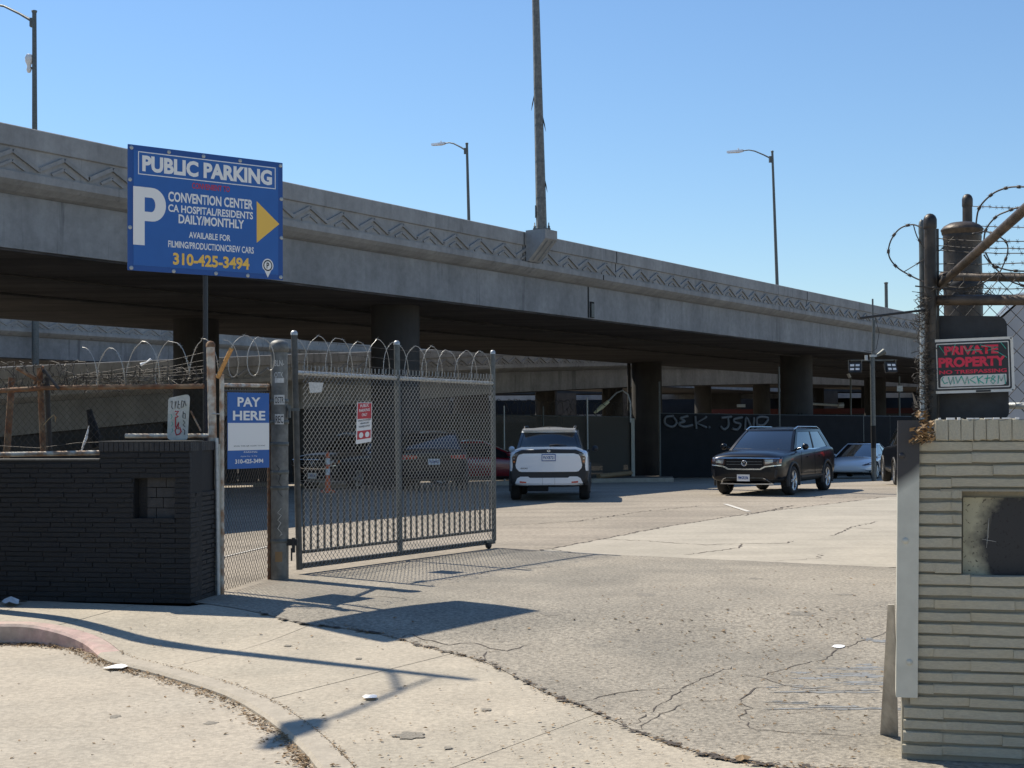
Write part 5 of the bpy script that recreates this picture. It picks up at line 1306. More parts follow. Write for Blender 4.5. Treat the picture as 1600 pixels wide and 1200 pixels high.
def cabin(parent, P_, paint, roofpaint=None, pillars=True, roofmat=None, rearp=None):
    zb, zr, xf0, xf1, xb0, xb1, w0, w1 = (P_[k] for k in ('zb', 'zr', 'xf0', 'xf1', 'xb0', 'xb1', 'w0', 'w1')); bf = P_.get('bow', .10); sl_b = P_.get('slope', 0)
    def pos(side, s, t):
        h = w0+(w1-w0)*t; xf = xf0+(xf1-xf0)*t; xb = xb0+(xb1-xb0)*(t**1.3 if t > 0 else t)
        if side == 'F': y = h*(1-2*s); x = xf-bf*(y/h)**2*1.0+.04*sin(pi*t)
        elif side == 'B': y = -h*(1-2*s); x = xb+bf*.8*(y/h)**2-.04*sin(pi*t)
        else:
            x = (xb+bf*.8)+((xf-bf)-(xb+bf*.8))*s; y = (h+.03*sin(pi*s))*(1 if side == 'L' else -1)
        z = zb+(zr-zb)*t+(1-t)*sl_b*(-(x)); return Vector((x, y, z))
    def patch(nm, side, s0, s1, t0, t1, off, m, ns=6, ntt=4, par=parent, slant=0):
        mb = MB(); vs = []; fl = -1 if side in ('R', ) else 1
        for i in range(ns+1):
            for j in range(ntt+1):
                t = t0+(t1-t0)*j/ntt; s = s0+(s1-s0)*i/ns+slant*(t-t0); p = pos(side, s, t); ds = pos(side, s+.01, t)-pos(side, s-.01, t); dt = pos(side, s, t+.01)-pos(side, s, t-.01)
                n = ds.cross(dt).normalized(); cdir = Vector((p.x-(xf0+xb0)/2, p.y*2, .4))
                if n.dot(cdir) < 0: n = -n
                vs.append(p+n*off)
        fs = [(i*(ntt+1)+j, (i+1)*(ntt+1)+j, (i+1)*(ntt+1)+j+1, i*(ntt+1)+j+1) for i in range(ns) for j in range(ntt)]
        mb.add(vs, fs, 0, True); return mb.build(nm, MT[m], par)
    patch('windshield', 'F', 0, 1, -.1, 1, 0, 'glass', 10, 6); patch('rear_window', 'B', 0, 1, -.1, 1, 0, 'glass', 10, 6)
    for sd in 'LR': patch('side_window', sd, 0, 1, -.1, 1, 0, 'glass', 10, 6)
    # roof
    mb = MB(); n = 10; vs = []
    cr_ = P_.get('crown', .06)
    for i in range(n+1):
        u = i/n
        for j in range(n+1):
            v = j/n; pf_ = pos('F', v, 1); pb_ = pos('B', 1-v, 1); p = pb_.lerp(pf_, u); p.z += cr_*(1-(2*u-1)**2*.9)*(1-(2*v-1)**2*.85)+.004; vs.append(p)
    mb.add(vs, [(i*(n+1)+j, (i+1)*(n+1)+j, (i+1)*(n+1)+j+1, i*(n+1)+j+1) for i in range(n) for j in range(n)], 0, True)
    mb.build('roof', MT[roofpaint or paint], parent)
    # painted frame
    for sd in 'LR':
        patch('roof_rail_panel', sd, 0, 1, .88, 1.0, .008, paint, 10, 2)
        patch('front_pillar', sd, .945, 1.0, -.05, 1, .008, paint, 2, 5)
        patch('rear_pillar', sd, 0, P_.get('cp', .12), -.05, 1, .008, paint, 3, 5, slant=P_.get('cs', 0))
        patch('middle_pillar', sd, .50, .535, 0, .9, .006, 'clad', 2, 4)
    for a_, b_ in ((0, .045), (.955, 1)): patch('front_pillar', 'F', a_, b_, -.05, 1, .009, paint, 2, 5); patch('rear_pillar', 'B', a_, b_, -.05, 1, .009, rearp or paint, 2, 5)
    patch('roof_header', 'F', 0, 1, .93, 1.0, .010, paint, 10, 2); patch('roof_header', 'B', 0, 1, .90, 1.0, .010, paint, 10, 2)
    return pos, patch
def conform(fx, sgn):
    tree = BODY
    def f(y, z):
        h = tree.ray_cast(Vector((sgn*6, y, z)), Vector((-sgn, 0, 0)))[0]
        if h is None or abs(h.x-fx(y, z)) > .45: return fx(y, z)
        return h.x
    return f
def panel(nm, poly, fx, m, parent, off=.0, th=.012, sgn=1, res=.08):
    """flat outline poly in (y,z) wrapped on the surface x = fx(y,z), sgn = outward direction along x"""
    bm = bmesh.new(); bm.faces.new([bm.verts.new((0, p[0], p[1])) for p in poly]); bmesh.ops.triangulate(bm, faces=bm.faces)
    y0 = min(p[0] for p in poly); y1 = max(p[0] for p in poly); q = math.floor(y0/res)*res
    while q < y1:
        if q > y0: bmesh.ops.bisect_plane(bm, geom=bm.verts[:]+bm.edges[:]+bm.faces[:], plane_co=(0, q, 0), plane_no=(0, 1, 0))
        q += res
    z0 = min(p[1] for p in poly); z1 = max(p[1] for p in poly); q = math.floor(z0/.1)*.1
    while q < z1:
        if q > z0: bmesh.ops.bisect_plane(bm, geom=bm.verts[:]+bm.edges[:]+bm.faces[:], plane_co=(0, 0, q), plane_no=(0, 0, 1))
        q += .1
    r_ = bmesh.ops.extrude_face_region(bm, geom=bm.faces[:]); tv = set(v for v in r_['geom'] if isinstance(v, bmesh.types.BMVert))
    for v in bm.verts: v.co.x = fx(v.co.y, v.co.z)+sgn*(off+(th if v in tv else -.01))
    bmesh.ops.recalc_face_normals(bm, faces=bm.faces); me = bpy.data.meshes.new(nm); bm.to_mesh(me); bm.free(); return mobj(nm, me, MT[m], parent)
def sym(h): return [(-y, z) for y, z in h[::-1]]
def full(h): return h+[(-y, z) for y, z in h[::-1] if abs(y) > 1e-6]
def plate(parent, s, y, z, fx, sgn, off, frame=None, w_=.31, h_=.155):
    x = fx(y, z)+sgn*off; p = top if False else None
    mb = MB(); mb.box((x, y, z), (.008, w_, h_)); o = mb.build('licence_plate', MT['signwhite'] if not frame else MT[frame], parent)
    if frame: mb = MB(); mb.box((x+sgn*.005, y, z), (.004, w_-.03, h_-.035)); mb.build('plate_face', MT['signwhite'], o)
    put_text('plate_number', s, (x+sgn*.0085, y, z), (0, sgn, 0), UP, -w_*.4, -h_*.22, w_*.8, h_*.45, MT['bluedk'], o, .02, off=.001)
def mirror(parent, x, y, z, paint, side):
    mb = MB(); mb.tube([(x, y*.9, z-.05), (x+.01, y+side*.02, z-.02)], [.03, .03], 6)
    mb.lathe((x-.0, y+side*.13, z+.01), [(0, -.09), (.05, -.075), (.075, -.02), (.078, .04), (.05, .06), (0, .065)], 10, axis=(1, 0, 0)); mb.build('mirror', MT[paint], parent)
def arches(parent, wheels, R_, hw, m='clad', w_=.055):
    for x in wheels:
        for s in (-1, 1):
            mb = MB(); n = 18; vs = []
            for k in range(n+1):
                a = -.30+(pi+.60)*k/n
                for (r_, yy) in ((R_+.044, hw-.03), (R_+.044, hw+.012), (R_+.044+w_, hw+.006), (R_+.05+w_, hw-.05)): vs.append((x+cos(a)*r_, s*yy, max(.2, R_+sin(a)*r_)))
            mb.add(vs, [(k*4+j, k*4+4+j, k*4+5+j, k*4+1+j) for k in range(n) for j in range(3)], 0, True); mb.build('wheel_arch', MT[m], parent)
# ---------------------------------------------------------------- white SUV
SUVst = [(-2.13, .40, 1.04, 1.06, .80), (-2.13, .36, 1.06, 1.10, .84), (-2.04, .32, 1.13, 1.17, .885), (-1.6, .29, 1.13, 1.18, .895), (-.6, .26, 1.07, 1.12, .90), (.4, .26, 1.04, 1.09, .90), (1.05, .26, 1.02, 1.10, .895), (1.5, .28, .97, 1.06, .885), (1.9, .31, .88, .98, .86), (2.12, .36, .78, .86, .78), (2.16, .42, .72, .76, .70)]
def make_white():
    t = top('parked_suv', 'white SUV with black cladding parked with its rear to the viewer', 'car')
    car_body(t, SUVst, 'carwhite', (-1.32, 1.34), .335, .9, clad=.45, rearclad=.66)
    pos, patch = cabin(t, dict(zb=1.10, zr=1.56, xf0=1.2, xf1=.40, xb0=-2.06, xb1=-1.86, w0=.735, w1=.60, cp=.2, cs=.04, crown=.085, bow=.16), 'carwhite', rearp='glass')
    for x in (-1.32, 1.34):
        for s in (-1, 1): wheel(t, x, s*.775, .335, .235, s)
    arches(t, (-1.32, 1.34), .335, .9)
    fx = conform(lambda y, z: -2.10+.10*abs(y/.85)**2.6+.10*max(0, z-.9), -1)
    K = 'rear_cladding'; f0_ = fx; fx = lambda y, z: f0_(y, min(z, 1.02))+.15*max(0, z-1.04)
    panel(K, full([(0, 1.145), (.60, 1.135), (.74, 1.08), (.80, .95), (.80, .66), (.865, .60), (.875, .36), (.70, .33), (0, .33)][::1]), fx, 'clad', t, .0, .01, -1)
    panel('tailgate', full([(0, 1.06), (.56, 1.055), (.66, 1.03), (.70, .97), (.735, .80), (.725, .74), (.66, .665), (.60, .652), (0, .650)]), fx, 'carwhite', t, .012, .012, -1)
    panel('tailgate_sill', full([(0, 1.205), (.60, 1.20), (.74, 1.15), (.76, 1.12), (.60, 1.148), (0, 1.155)]), lambda y, z: fx(y, z)+.01, 'carwhite', t, .012, .03, -1)
    panel('rear_bumper', full([(0, .52), (.42, .52), (.46, .548), (.63, .548), (.70, .51), (.755, .39), (.752, .355), (0, .36)]), fx, 'carwhite', t, .015, .02, -1)
    for x_ in (-.13, .14): mb = MB(); mb.box((fx(x_, .44)-.036, x_, .44), (.004, .004, .155)); mb.build('bumper_seam', MT['galvd'], t)
    for s in (-1, 1):
        panel('bumper_reflector', [(s*.50, .405), (s*.645, .41), (s*.645, .45), (s*.50, .435)][::s], fx, 'lensred', t, .036, .004, -1)
        tl = panel('tail_lamp', [(s*.66, 1.075), (s*.77, 1.05), (s*.815, .97), (s*.80, .83), (s*.745, .83), (s*.73, .97)][::s], fx, 'lensdk', t, .012, .015, -1)
        for dz in (.0, .07, .14): panel('lamp_segment', [(s*.75, .86+dz), (s*.79, .86+dz), (s*.79, .895+dz), (s*.75, .895+dz)][::s], fx, 'lens' if dz else 'amber', tl, .028, .004, -1)
    plate(t, '9VXB721', 0, .965, fx, -1, .030, 'bluedk')
    mb = MB(); mb.tube([(fx(0, 1.24)-.03, -.02, 1.225), (fx(-.2, 1.26)-.02, -.18, 1.25), (fx(-.4, 1.26)-.01, -.40, 1.232)], [.03, .018, .008], 6); mb.build('rear_wiper', MT['clad'], t)
    mb = MB(); mb.lathe((fx(0, 1.105)-.012, 0, 1.11), [(.034, 0), (.034, .006), (.026, .006), (.026, 0)], 16, axis=(-1, 0, 0)); mb.box((fx(0, 1.105)-.016, 0, 1.11), (.006, .075, .014)); mb.build('badge', MT['chrome'], t)
    put_text('model_name', 'KICKS', (fx(-.5, .72)-.026, .62, .715), (0, -1, 0), UP, .0, 0, .15, .03, MT['clad'], t, .02, off=.001)
    mb = MB(); mb.hexa([(-1.93, -.60, 1.555), (-1.93, .60, 1.555), (-1.6, .60, 1.60), (-1.6, -.60, 1.60), (-1.96, -.58, 1.585), (-1.96, .58, 1.585), (-1.6, .58, 1.615), (-1.6, -.58, 1.615)]); mb.build('spoiler', MT['carwhite'], t)
    mb = MB(); mb.add([(-1.5, 0, 1.615), (-1.36, 0, 1.625), (-1.5, 0, 1.67), (-1.45, .012, 1.62)], [(0, 1, 2), (0, 3, 2), (1, 3, 2)]); mb.build('roof_antenna', MT['clad'], t)
    for s in (-1, 1):
        mb = MB(); mb.tube([(-1.65, s*.55, 1.60), (-1.5, s*.56, 1.65), (0, s*.57, 1.66), (.3, s*.56, 1.61)], .016, 6); mb.build('roof_rail', MT['clad'], t)
        mirror(t, .95, s*.88, 1.10, 'clad' if s < 0 else 'carwhite', s)
    mb = MB(); mb.box((-1.9, .25, .29), (.4, .45, .14)); mb.tube([(-2.0, .45, .27), (-2.13, .45, .26)], .035, 8); mb.build('exhaust', MT['under'], t)
    return t
t = make_white(); pw = P(863, 780, 34.0); t.location = (pw.x, pw.y, gz(pw.x, pw.y)); t.rotation_euler = (0, 0, R(90-3.5))
# ---------------------------------------------------------------- black SUV
BST = [(-2.22, .42, 1.02, 1.05, .80), (-2.20, .36, 1.07, 1.11, .85), (-1.9, .31, 1.12, 1.16, .895), (-1.2, .27, 1.09, 1.14, .92), (.0, .26, 1.05, 1.10, .92), (.9, .26, 1.03, 1.08, .92), (1.4, .28, 1.00, 1.07, .915), (1.85, .30, .96, 1.04, .90), (2.08, .31, .93, 1.00, .885), (2.20, .34, .89, .94, .82), (2.23, .38, .86, .88, .78)]
def make_black(label, group=None):
    t = top('parked_suv', label, 'car', group=group)
    car_body(t, BST, 'carblack', (-1.33, 1.35), .345, .92, clad=.40)
    pos, patch = cabin(t, dict(zb=1.06, zr=1.54, xf0=1.12, xf1=.38, xb0=-2.08, xb1=-1.72, w0=.80, w1=.62, cp=.1, cs=.05, crown=.06), 'carblack')
    for sd in 'LR': patch('window_trim', sd, .04, .95, -.02, .03, .012, 'chrome', 8, 1); patch('window_trim', sd, .03, .10, -.02, .9, .013, 'chrome', 2, 5) if False else None
    for x in (-1.33, 1.35):
        for s in (-1, 1): wheel(t, x, s*.80, .345, .235, s)
    arches(t, (-1.33, 1.35), .345, .92)
    fx = conform(lambda y, z: 2.18-.26*abs(y/.9)**2.4-.10*max(0, z-.80)-.05*max(0, .45-z), 1)
    panel('grille', full([(0, .875), (.44, .872), (.46, .86), (.44, .70), (.36, .645), (0, .64)]), fx, 'under', t, .0, .012, 1)
    for z in (.735, .80): panel('grille_bar', full([(0, z+.006), (.43, z+.008), (.43, z-.004), (0, z-.006)]), fx, 'galvd', t, .014, .006, 1)
    panel('chrome_strip', full([(0, .895), (.86, .89), (.86, .875), (0, .880)]), fx, 'chrome', t, .012, .012, 1)
    panel('chrome_strip', full([(0, .640), (.38, .642), (.50, .70), (.86, .735), (.86, .715), (.52, .675), (.40, .612), (0, .608)]), fx, 'chrome', t, .012, .014, 1)
    for s in (-1, 1):
        h = panel('headlamp', [(s*.46, .874), (s*.86, .872), (s*.865, .75), (s*.70, .735), (s*.50, .71)][::s], fx, 'lensdk', t, .010, .014, 1)
        panel('lamp_insert', [(s*.50, .85), (s*.70, .85), (s*.70, .78), (s*.52, .75)][::s], fx, 'lens', h, .024, .004, 1)
        panel('indicator', [(s*.83, .86), (s*.862, .86), (s*.862, .77), (s*.83, .765)][::s], fx, 'amber', h, .024, .004, 1)
        panel('lower_trim', [(s*.74, .62), (s*.80, .60), (s*.76, .42), (s*.72, .44)][::s], fx, 'clad', t, .008, .01, 1)
    panel('lower_intake', full([(0, .42), (.50, .42), (.62, .31), (.60, .275), (0, .275)]), fx, 'under', t, .0, .012, 1)
    panel('intake_trim', full([(0, .268), (.66, .268), (.64, .29), (.53, .40), (.46, .425), (.46, .408), (.51, .392), (.60, .295), (.58, .286), (0, .286)]), fx, 'rim', t, .014, .012, 1)
    panel('intake_trim', full([(0, .43), (.48, .43), (.48, .415), (0, .415)]), fx, 'galvd', t, .014, .01, 1)
    plate(t, '9MGR236', -.02, .425, fx, 1, .032, None)
    mb = MB(); c = Vector((fx(0, .76)+.018, 0, .765)); mb.lathe(c, [(.068, 0), (.070, .006), (.056, .006), (.056, 0)], 24, axis=(1, 0, 0))
    for pts in ([(-.03, .052), (0, .005), (.03, .052)], [(-.055, .02), (-.03, -.048), (0, -.005), (.03, -.048), (.055, .02)]): mb.tube([c+Vector((.004, y, z)) for y, z in pts], .006, 4)
    mb.build('badge', MT['chrome'], t)
    for s in (-1, 1):
        mb = MB(); mb.tube([(-1.70, s*.59, 1.55), (-1.45, s*.60, 1.60), (.1, s*.61, 1.61), (.38, s*.60, 1.54)], .014, 6); mb.build('roof_rail', MT['chrome'], t)
        mirror(t, .82, s*.90, 1.12, 'carblack', s)
        mb = MB(); mb.box((-.1, s*.922, .42), (1.9, .012, .05)); mb.build('sill_trim', MT['clad'], t)
        for x_ in (.28, -.68): mb = MB(); mb.box((x_, s*.925, .88), (.17, .02, .025)); mb.build('door_handle', MT['carblack'], t)
        for x_ in (.78, -.28, -1.05): mb = MB(); mb.box((x_, s*.9185, .74), (.006, .006, .56)); mb.build('door_seam', MT['under'], t)
    mb = MB(); mb.tube([(1.06, .45, 1.075), (1.02, .1, 1.085), (1.0, -.3, 1.09)], .010, 5); mb.tube([(1.10, -.1, 1.07), (1.05, -.4, 1.085), (1.0, -.68, 1.09)], .010, 5); mb.build('wiper', MT['clad'], t)
    # rear furniture (seen on the copy behind the gate)
    fr_ = conform(lambda y, z: -2.2+.16*abs(y/.85)**2.6+.1*max(0, z-.9), -1)
    plate(t, '7KLM402', 0, .80, fr_, -1, .03)
    for s in (-1, 1): panel('tail_lamp', [(s*.42, .96), (s*.82, .98), (s*.82, .86), (s*.46, .88)][::s], fr_, 'lensred', t, .0, .015, -1)
    return t
bk = make_black('black SUV with chrome grille and roof rails facing the viewer, parked in the sun'); pc = Vector((6.49, 35.6, 0)); bk.location = pc; bk.rotation_euler = (0, 0, R(-119))
b2 = copy_tree(bk); b2['label'] = 'dark SUV in shade behind the right half of the gate, rear to the viewer'; p = P(672, 760, 39.5); b2.location = (p.x, p.y, gz(p.x, p.y)); b2.rotation_euler = (0, 0, R(90+6))
b3 = copy_tree(bk); b3['label'] = 'dark SUV in shade behind the left half of the gate, nose to the viewer'; p = P(566, 760, 42.5); b3.location = (p.x, p.y, gz(p.x, p.y)); b3.rotation_euler = (0, 0, R(-122))
# ---------------------------------------------------------------- sedans
SST = [(-2.34, .46, .80, .84, .62), (-2.30, .34, .90, .95, .76), (-2.0, .26, .97, 1.0, .88), (-1.2, .20, .95, .98, .92), (0, .19, .90, .93, .925), (.9, .19, .86, .90, .92), (1.4, .20, .80, .88, .915), (1.9, .22, .72, .80, .88), (2.2, .26, .62, .70, .80), (2.33, .34, .52, .58, .66), (2.345, .40, .48, .52, .58)]
def make_sedan(name, label, paint, roof=None, rimc='rim'):
    t = top(name, label, 'car'); car_body(t, SST, paint, (-1.43, 1.44), .335, .925, clad=.0)
    pos, patch = cabin(t, dict(zb=.90, zr=1.37, xf0=1.25, xf1=.12, xb0=-1.75, xb1=-.85, w0=.80, w1=.56, cp=.10, cs=.0, crown=.06, bow=.14, slope=.0), paint, roofpaint=roof)
    for x in (-1.43, 1.44):
        for s in (-1, 1): wheel(t, x, s*.81, .335, .23, s, 7, rimc)
    fx = conform(lambda y, z: 2.30-.42*abs(y/.9)**2.6-.35*max(0, z-.5)-.10*max(0, .35-z), 1)
    panel('lower_intake', full([(0, .30), (.52, .30), (.50, .235), (0, .235)]), fx, 'under', t, .0, .012, 1)
    for s in (-1, 1):
        panel('headlamp', [(s*.50, .58), (s*.82, .70), (s*.86, .69), (s*.83, .60), (s*.62, .565)][::s], lambda y, z: fx(y, z)-.02, 'lensdk', t, .012, .03, 1)
        panel('fog_lamp', [(s*.62, .37), (s*.84, .385), (s*.82, .34), (s*.74, .30), (s*.76, .345)][::s], fx, 'under', t, .0, .02, 1)
        mirror(t, .80, s*.92, .98, paint, s)
        for x_ in (.30, -.70): mb = MB(); mb.box((x_, s*.925, .80), (.18, .016, .02)); mb.build('door_handle', MT[paint], t)
        for x_ in (.85, -.18, -1.1): mb = MB(); mb.box((x_, s*.925, .62), (.006, .006, .5)); mb.build('door_seam', MT['under'], t)
    return t
ws = make_sedan('parked_sedan', 'pale electric sedan with dark glass roof parked behind the black SUV', 'carsilver', 'glass'); p = P(1347, 745, 57.5); ws.location = (p.x, p.y, gz(p.x, p.y)); ws.rotation_euler = (0, 0, R(-116))
rs = make_sedan('parked_sedan', 'red car parked in shade between the gate and the white SUV', 'carred'); p = P(752, 750, 47); rs.location = (p.x, p.y, gz(p.x, p.y)); rs.rotation_euler = (0, 0, R(8)); rs.scale = (.97, 1, 1.03)
p = P(1384, 762, 38.5)
hb = top('parked_hatchback', 'dark car with a lit red tail lamp, mostly hidden behind the cream wall', 'car')
car_body(hb, SUVst, 'carblack', (-1.32, 1.34), .335, .9, clad=.42)
cabin(hb, dict(zb=1.10, zr=1.56, xf0=1.2, xf1=.40, xb0=-2.06, xb1=-1.86, w0=.735, w1=.60, cp=.2, cs=.04, crown=.05), 'carblack')
for x in (-1.32, 1.34):
    for s in (-1, 1): wheel(hb, x, s*.775, .335, .235, s)
arches(hb, (-1.32, 1.34), .335, .9)
fxr = lambda y, z: -2.15+.16*abs(y/.85)**2.6+.10*max(0, z-.9)
mlit = mat('lit_tail_lamp', (.6, .02, .02), .3); mlit.node_tree.nodes['Principled BSDF'].inputs['Emission Color'].default_value = (1, .05, .04, 1); mlit.node_tree.nodes['Principled BSDF'].inputs['Emission Strength'].default_value = 1.2; MT['lit'] = mlit
for s in (-1, 1): panel('tail_lamp', [(s*.74, 1.28), (s*.86, 1.28), (s*.875, .92), (s*.76, .92)][::s], lambda y, z: -2.03, 'lit', hb, .0, .03, -1)
hb.location = (p.x+1.50, p.y+2.0, gz(p.x, p.y)); hb.rotation_euler = (0, 0, R(82))

# ================================================================== THINGS UNDER AND BEHIND THE VIADUCT
def PG(u, Y): 
    p = P(u, 700, Y); return Vector((p.x, Y, gz(p.x, Y)))
def screen_fence(name, label, pts, hgt, m, posts, coilm=None, rail=True, bright=()):
    root = top(name, label, 'fence', PG(*pts[0])); 
    for (a, b) in zip(pts, pts[1:]):
        A, B = PG(*a), PG(*b); mb = MB(); t = (B-A).normalized(); nn = Vector((t.y, -t.x, 0))*.012; n_ = 14; vs = []
        mb.hexa([A-nn+UP*.03, B-nn+UP*.03, B+nn+UP*.03, A+nn+UP*.03, A-nn+UP*hgt, B-nn+UP*hgt, B+nn+UP*hgt, A+nn+UP*hgt]); mb.build('mesh_screen', MT[m], root)
        if rail: mb = MB(); mb.tube([A+UP*hgt-nn*2, B+UP*hgt-nn*2], .026, 8); mb.build('top_rail', MT['galvd'], root)
        if coilm: coil('razor_coil', A+UP*(hgt+.32), B+UP*(hgt+.32), .3, .3, .45, root, coilm, .014, barb=False, seed=4, wob=.6)
    for (u, Y, hh, r_, mm) in posts:
        A = PG(u, Y); mb = MB(); mb.tube([A-Vector((0, .05, 0)), A+UP*hh-Vector((0, .05, 0))], r_, 8); mb.build('post', MT[mm], root)
    return root
tf_ = screen_fence('screened_fence', 'see-through tan screened fence topped with razor coils behind the white SUV', [(690, 54), (988, 59.5)], 2.55, 'tanmesh', [(720, 54.5, 2.6, .03, 'galvd'), (788, 55.5, 2.9, .03, 'galv'), (849, 56.5, 2.9, .03, 'galvd'), (918, 58, 3.3, .035, 'galv')], 'wired')
A = PG(989, 59.4); mb = MB(); mb.box(A+UP*1.25, (.14, .14, 2.5)); mb.build('end_post', MT['gplate'], tf_)
df_ = screen_fence('black_screen_fence', 'long black screened fence with big pale graffiti letters behind the black SUV', [(1031, 61), (1425, 68)], 2.75, 'screen', [(1031, 61, 4.1, .04, 'galvd'), (1123, 62.6, 2.8, .035, 'galvd'), (1218, 64.2, 4.9, .045, 'galvd'), (1308, 65.9, 2.8, .035, 'galvd'), (1349, 66.6, 2.8, .035, 'galvd'), (1390, 67.4, 2.8, .035, 'galvd')])
fA, fB = PG(1031, 61), PG(1425, 68); fe = (fB-fA); fe.z = 0; fe.normalize(); fn = Vector((fe.y, -fe.x, 0))
def on_f(u, v):
    d = ray(u, v); t = ((fA+fn*.05)-CAM).dot(fn)/d.dot(fn); return CAM+d*t
def smooth_px(q):
    if len(q) < 4: return q
    return interp(q, 4)
mb = MB()
for s_ in [[(1052, 650), (1040, 652), (1039, 662), (1050, 667), (1057, 660), (1052, 652)], [(1075, 650), (1062, 654), (1070, 658), (1060, 662), (1068, 667), (1082, 664)], [(1086, 650), (1088, 670)], [(1104, 651), (1088, 661), (1104, 668)], [(1107, 667), (1109, 668)]]: mb.tube([on_f(*q) for q in smooth_px(s_)], .06, 4)
for s_ in [[(1127, 653), (1143, 651)], [(1137, 652), (1138, 665), (1131, 671), (1126, 666)], [(1160, 652), (1147, 655), (1148, 660), (1157, 663), (1152, 671), (1144, 670)], [(1164, 672), (1166, 652), (1176, 671), (1178, 652)], [(1184, 671), (1183, 653), (1200, 653), (1193, 664), (1184, 664)]]: mb.tube([on_f(*q) for q in smooth_px(s_)], .06, 4)
mb.build('graffiti', MT['chalk'], df_)
# graffiti on the right column
cc = Vector((xr.x, xr.y, 0)); cfm = cyl(cc, .775, atan2(-xr.y, -xr.x))
put_text('graffiti', 'LoveHate', None, (1, 0, 0), UP, -.55, P(1245, 659, 68).z, 1.2, .42, MT['under'], c1245, .02, fmap=cfm)
put_text('graffiti', 'Pecadoss;', None, (1, 0, 0), UP, -.6, P(1245, 672, 68).z, 1.3, .36, MT['under'], c1245, .02, fmap=cfm)
# sunlit dirt strip with kerb by the left column
isl = MB(); pts = [PG(915, 50), PG(1052, 51), PG(1050, 59), PG(925, 58)]
isl.prism([p+UP*.0 for p in pts], UP*.12); S(isl.build('planter_strip', MT['dirt']))
ik = MB(); ik.prism([PG(912, 49.8), PG(1052, 50.8), PG(1052, 51.0), PG(915, 50.05)], UP*.14); S(ik.build('far_kerb', MT['kerb']))
bd = top('timber_beam', 'old timber beam lying on the dirt strip right of the white SUV', 'beam', PG(955, 52)); mb = MB(); mb.tube([PG(935, 51.5)+UP*.2, PG(985, 56.5)+UP*.28], .10, 5); mb.build('beam', MT['leaf1'], bd)
# wheel stops behind the gate
for k, (u0_, u1_, Y) in enumerate([(470, 555, 43), (395, 425, 45), (760, 800, 45)]):
    a, b = PG(u0_, Y), PG(u1_, Y+.4); o = top('wheel_stop', ['long pale concrete wheel stop behind the left half of the gate', 'short pale wheel stop seen through the narrow fence panel', 'pale wheel stop by the red car'][k], 'wheel stop', a, group='concrete wheel stops'); mb = MB(); mb.prism([a, b, b+UP*.13, a+UP*.13], Vector((0, .15, 0))); mb.build('block', MT['kerb'], o)
# delineator post
dz_ = PG(512, 37); de = top('delineator_post', 'orange delineator post with white bands behind the gate', 'traffic post', dz_)
lath('base', dz_, [(.19, 0), (.19, .05), (.08, .08), (.06, .35)], 'orange', de, 14); lath('tube', dz_, [(.055, .34), (.05, 1.0), (.02, 1.04), (0, 1.05)], 'orange', de, 12)
for z in (.45, .72): lath('white_band', dz_+UP*z, [(.058, 0), (.057, .16)], 'white', de, 12)
# flood light pole
fp = PG(1365, 49); fl_ = top('floodlight_pole', 'grey pole with two floodlights on a crossbar in front of the viaduct', 'floodlight pole', fp)
pz = lambda v: P(1365, v, 49).z
mb = MB(); mb.tube([fp-UP*.3, fp+UP*(pz(556)-fp.z)], .085, 12); mb.tube([Vector((fp.x+.03, fp.y, pz(556))), Vector((fp.x+.07, fp.y, pz(500)))], .055, 10); mb.tube([Vector((fp.x+.04, fp.y, pz(500))), Vector((fp.x+.04, fp.y, pz(467)))], .03, 8); mb.build('pole', MT['galvd'], fl_)
mb = MB(); zc2 = pz(563); mb.box((fp.x, fp.y, zc2), (1.45, .05, .05)); mb.build('crossbar', MT['galvd'], fl_)
for s in (-1, 1):
    c = Vector((fp.x+s*.60, fp.y-.05, zc2-.26)); X = Vector((cos(s*.35), sin(s*.35)*1, 0)); Yv = Vector((-X.y, X.x, 0)); tilt = (Yv*.9+UP*-.0).normalized(); Zt = (UP*.93+Yv*.3*1).normalized(); Y2 = Zt.cross(X)
    mb = MB(); mb.box(c, (.40, .16, .34), (X, Y2, Zt)); h = mb.build('floodlight', MT['clad'], fl_)
    mb = MB()
    for sx_ in (-1, 1): mb.box(c+X*sx_*.22+UP*.10, (.015, .04, .36))
    mb.box(c+UP*.27, (.46, .04, .015)); mb.build('bracket', MT['galvd'], fl_)
    for ix in (-.09, .09):
        for iz in (-.07, .07): mb = MB(); mb.box(c+X*ix+Zt*iz-Y2*.085, (.13, .012, .07), (X, Y2, Zt)); mb.build('lamp_cell', MT['signwhite'], h)
mb = MB(); mb.tube([Vector((fp.x+.10, fp.y-.08, pz(497))), Vector((fp.x+.22, fp.y-.1, pz(520))), Vector((fp.x+.12, fp.y-.1, pz(545))), Vector((fp.x-.05, fp.y-.1, pz(550))), Vector((fp.x-.28, fp.y-.05, pz(548)))], .010, 5); mb.build('cable', MT['clad'], fl_)
mb = MB(); mb.box((fp.x-.22, fp.y-.05, pz(559)), (.09, .08, .18)); mb.box((fp.x+.02, fp.y-.05, pz(556)), (.22, .1, .08)); mb.build('junction_box', MT['galv'], fl_)
mb = MB(); mb.tube([Vector((fp.x+.15, fp.y, pz(556))), Vector((fp.x+.42, fp.y, pz(549)))], [.05, .11], 10); mb.build('camera', MT['galvd'], fl_)
mb = MB(); mb.lathe((fp.x, fp.y-.0, 0), [(.088, pz(700)), (.088, pz(665))], 14); mb.build('dark_wrap', MT['under'], fl_)
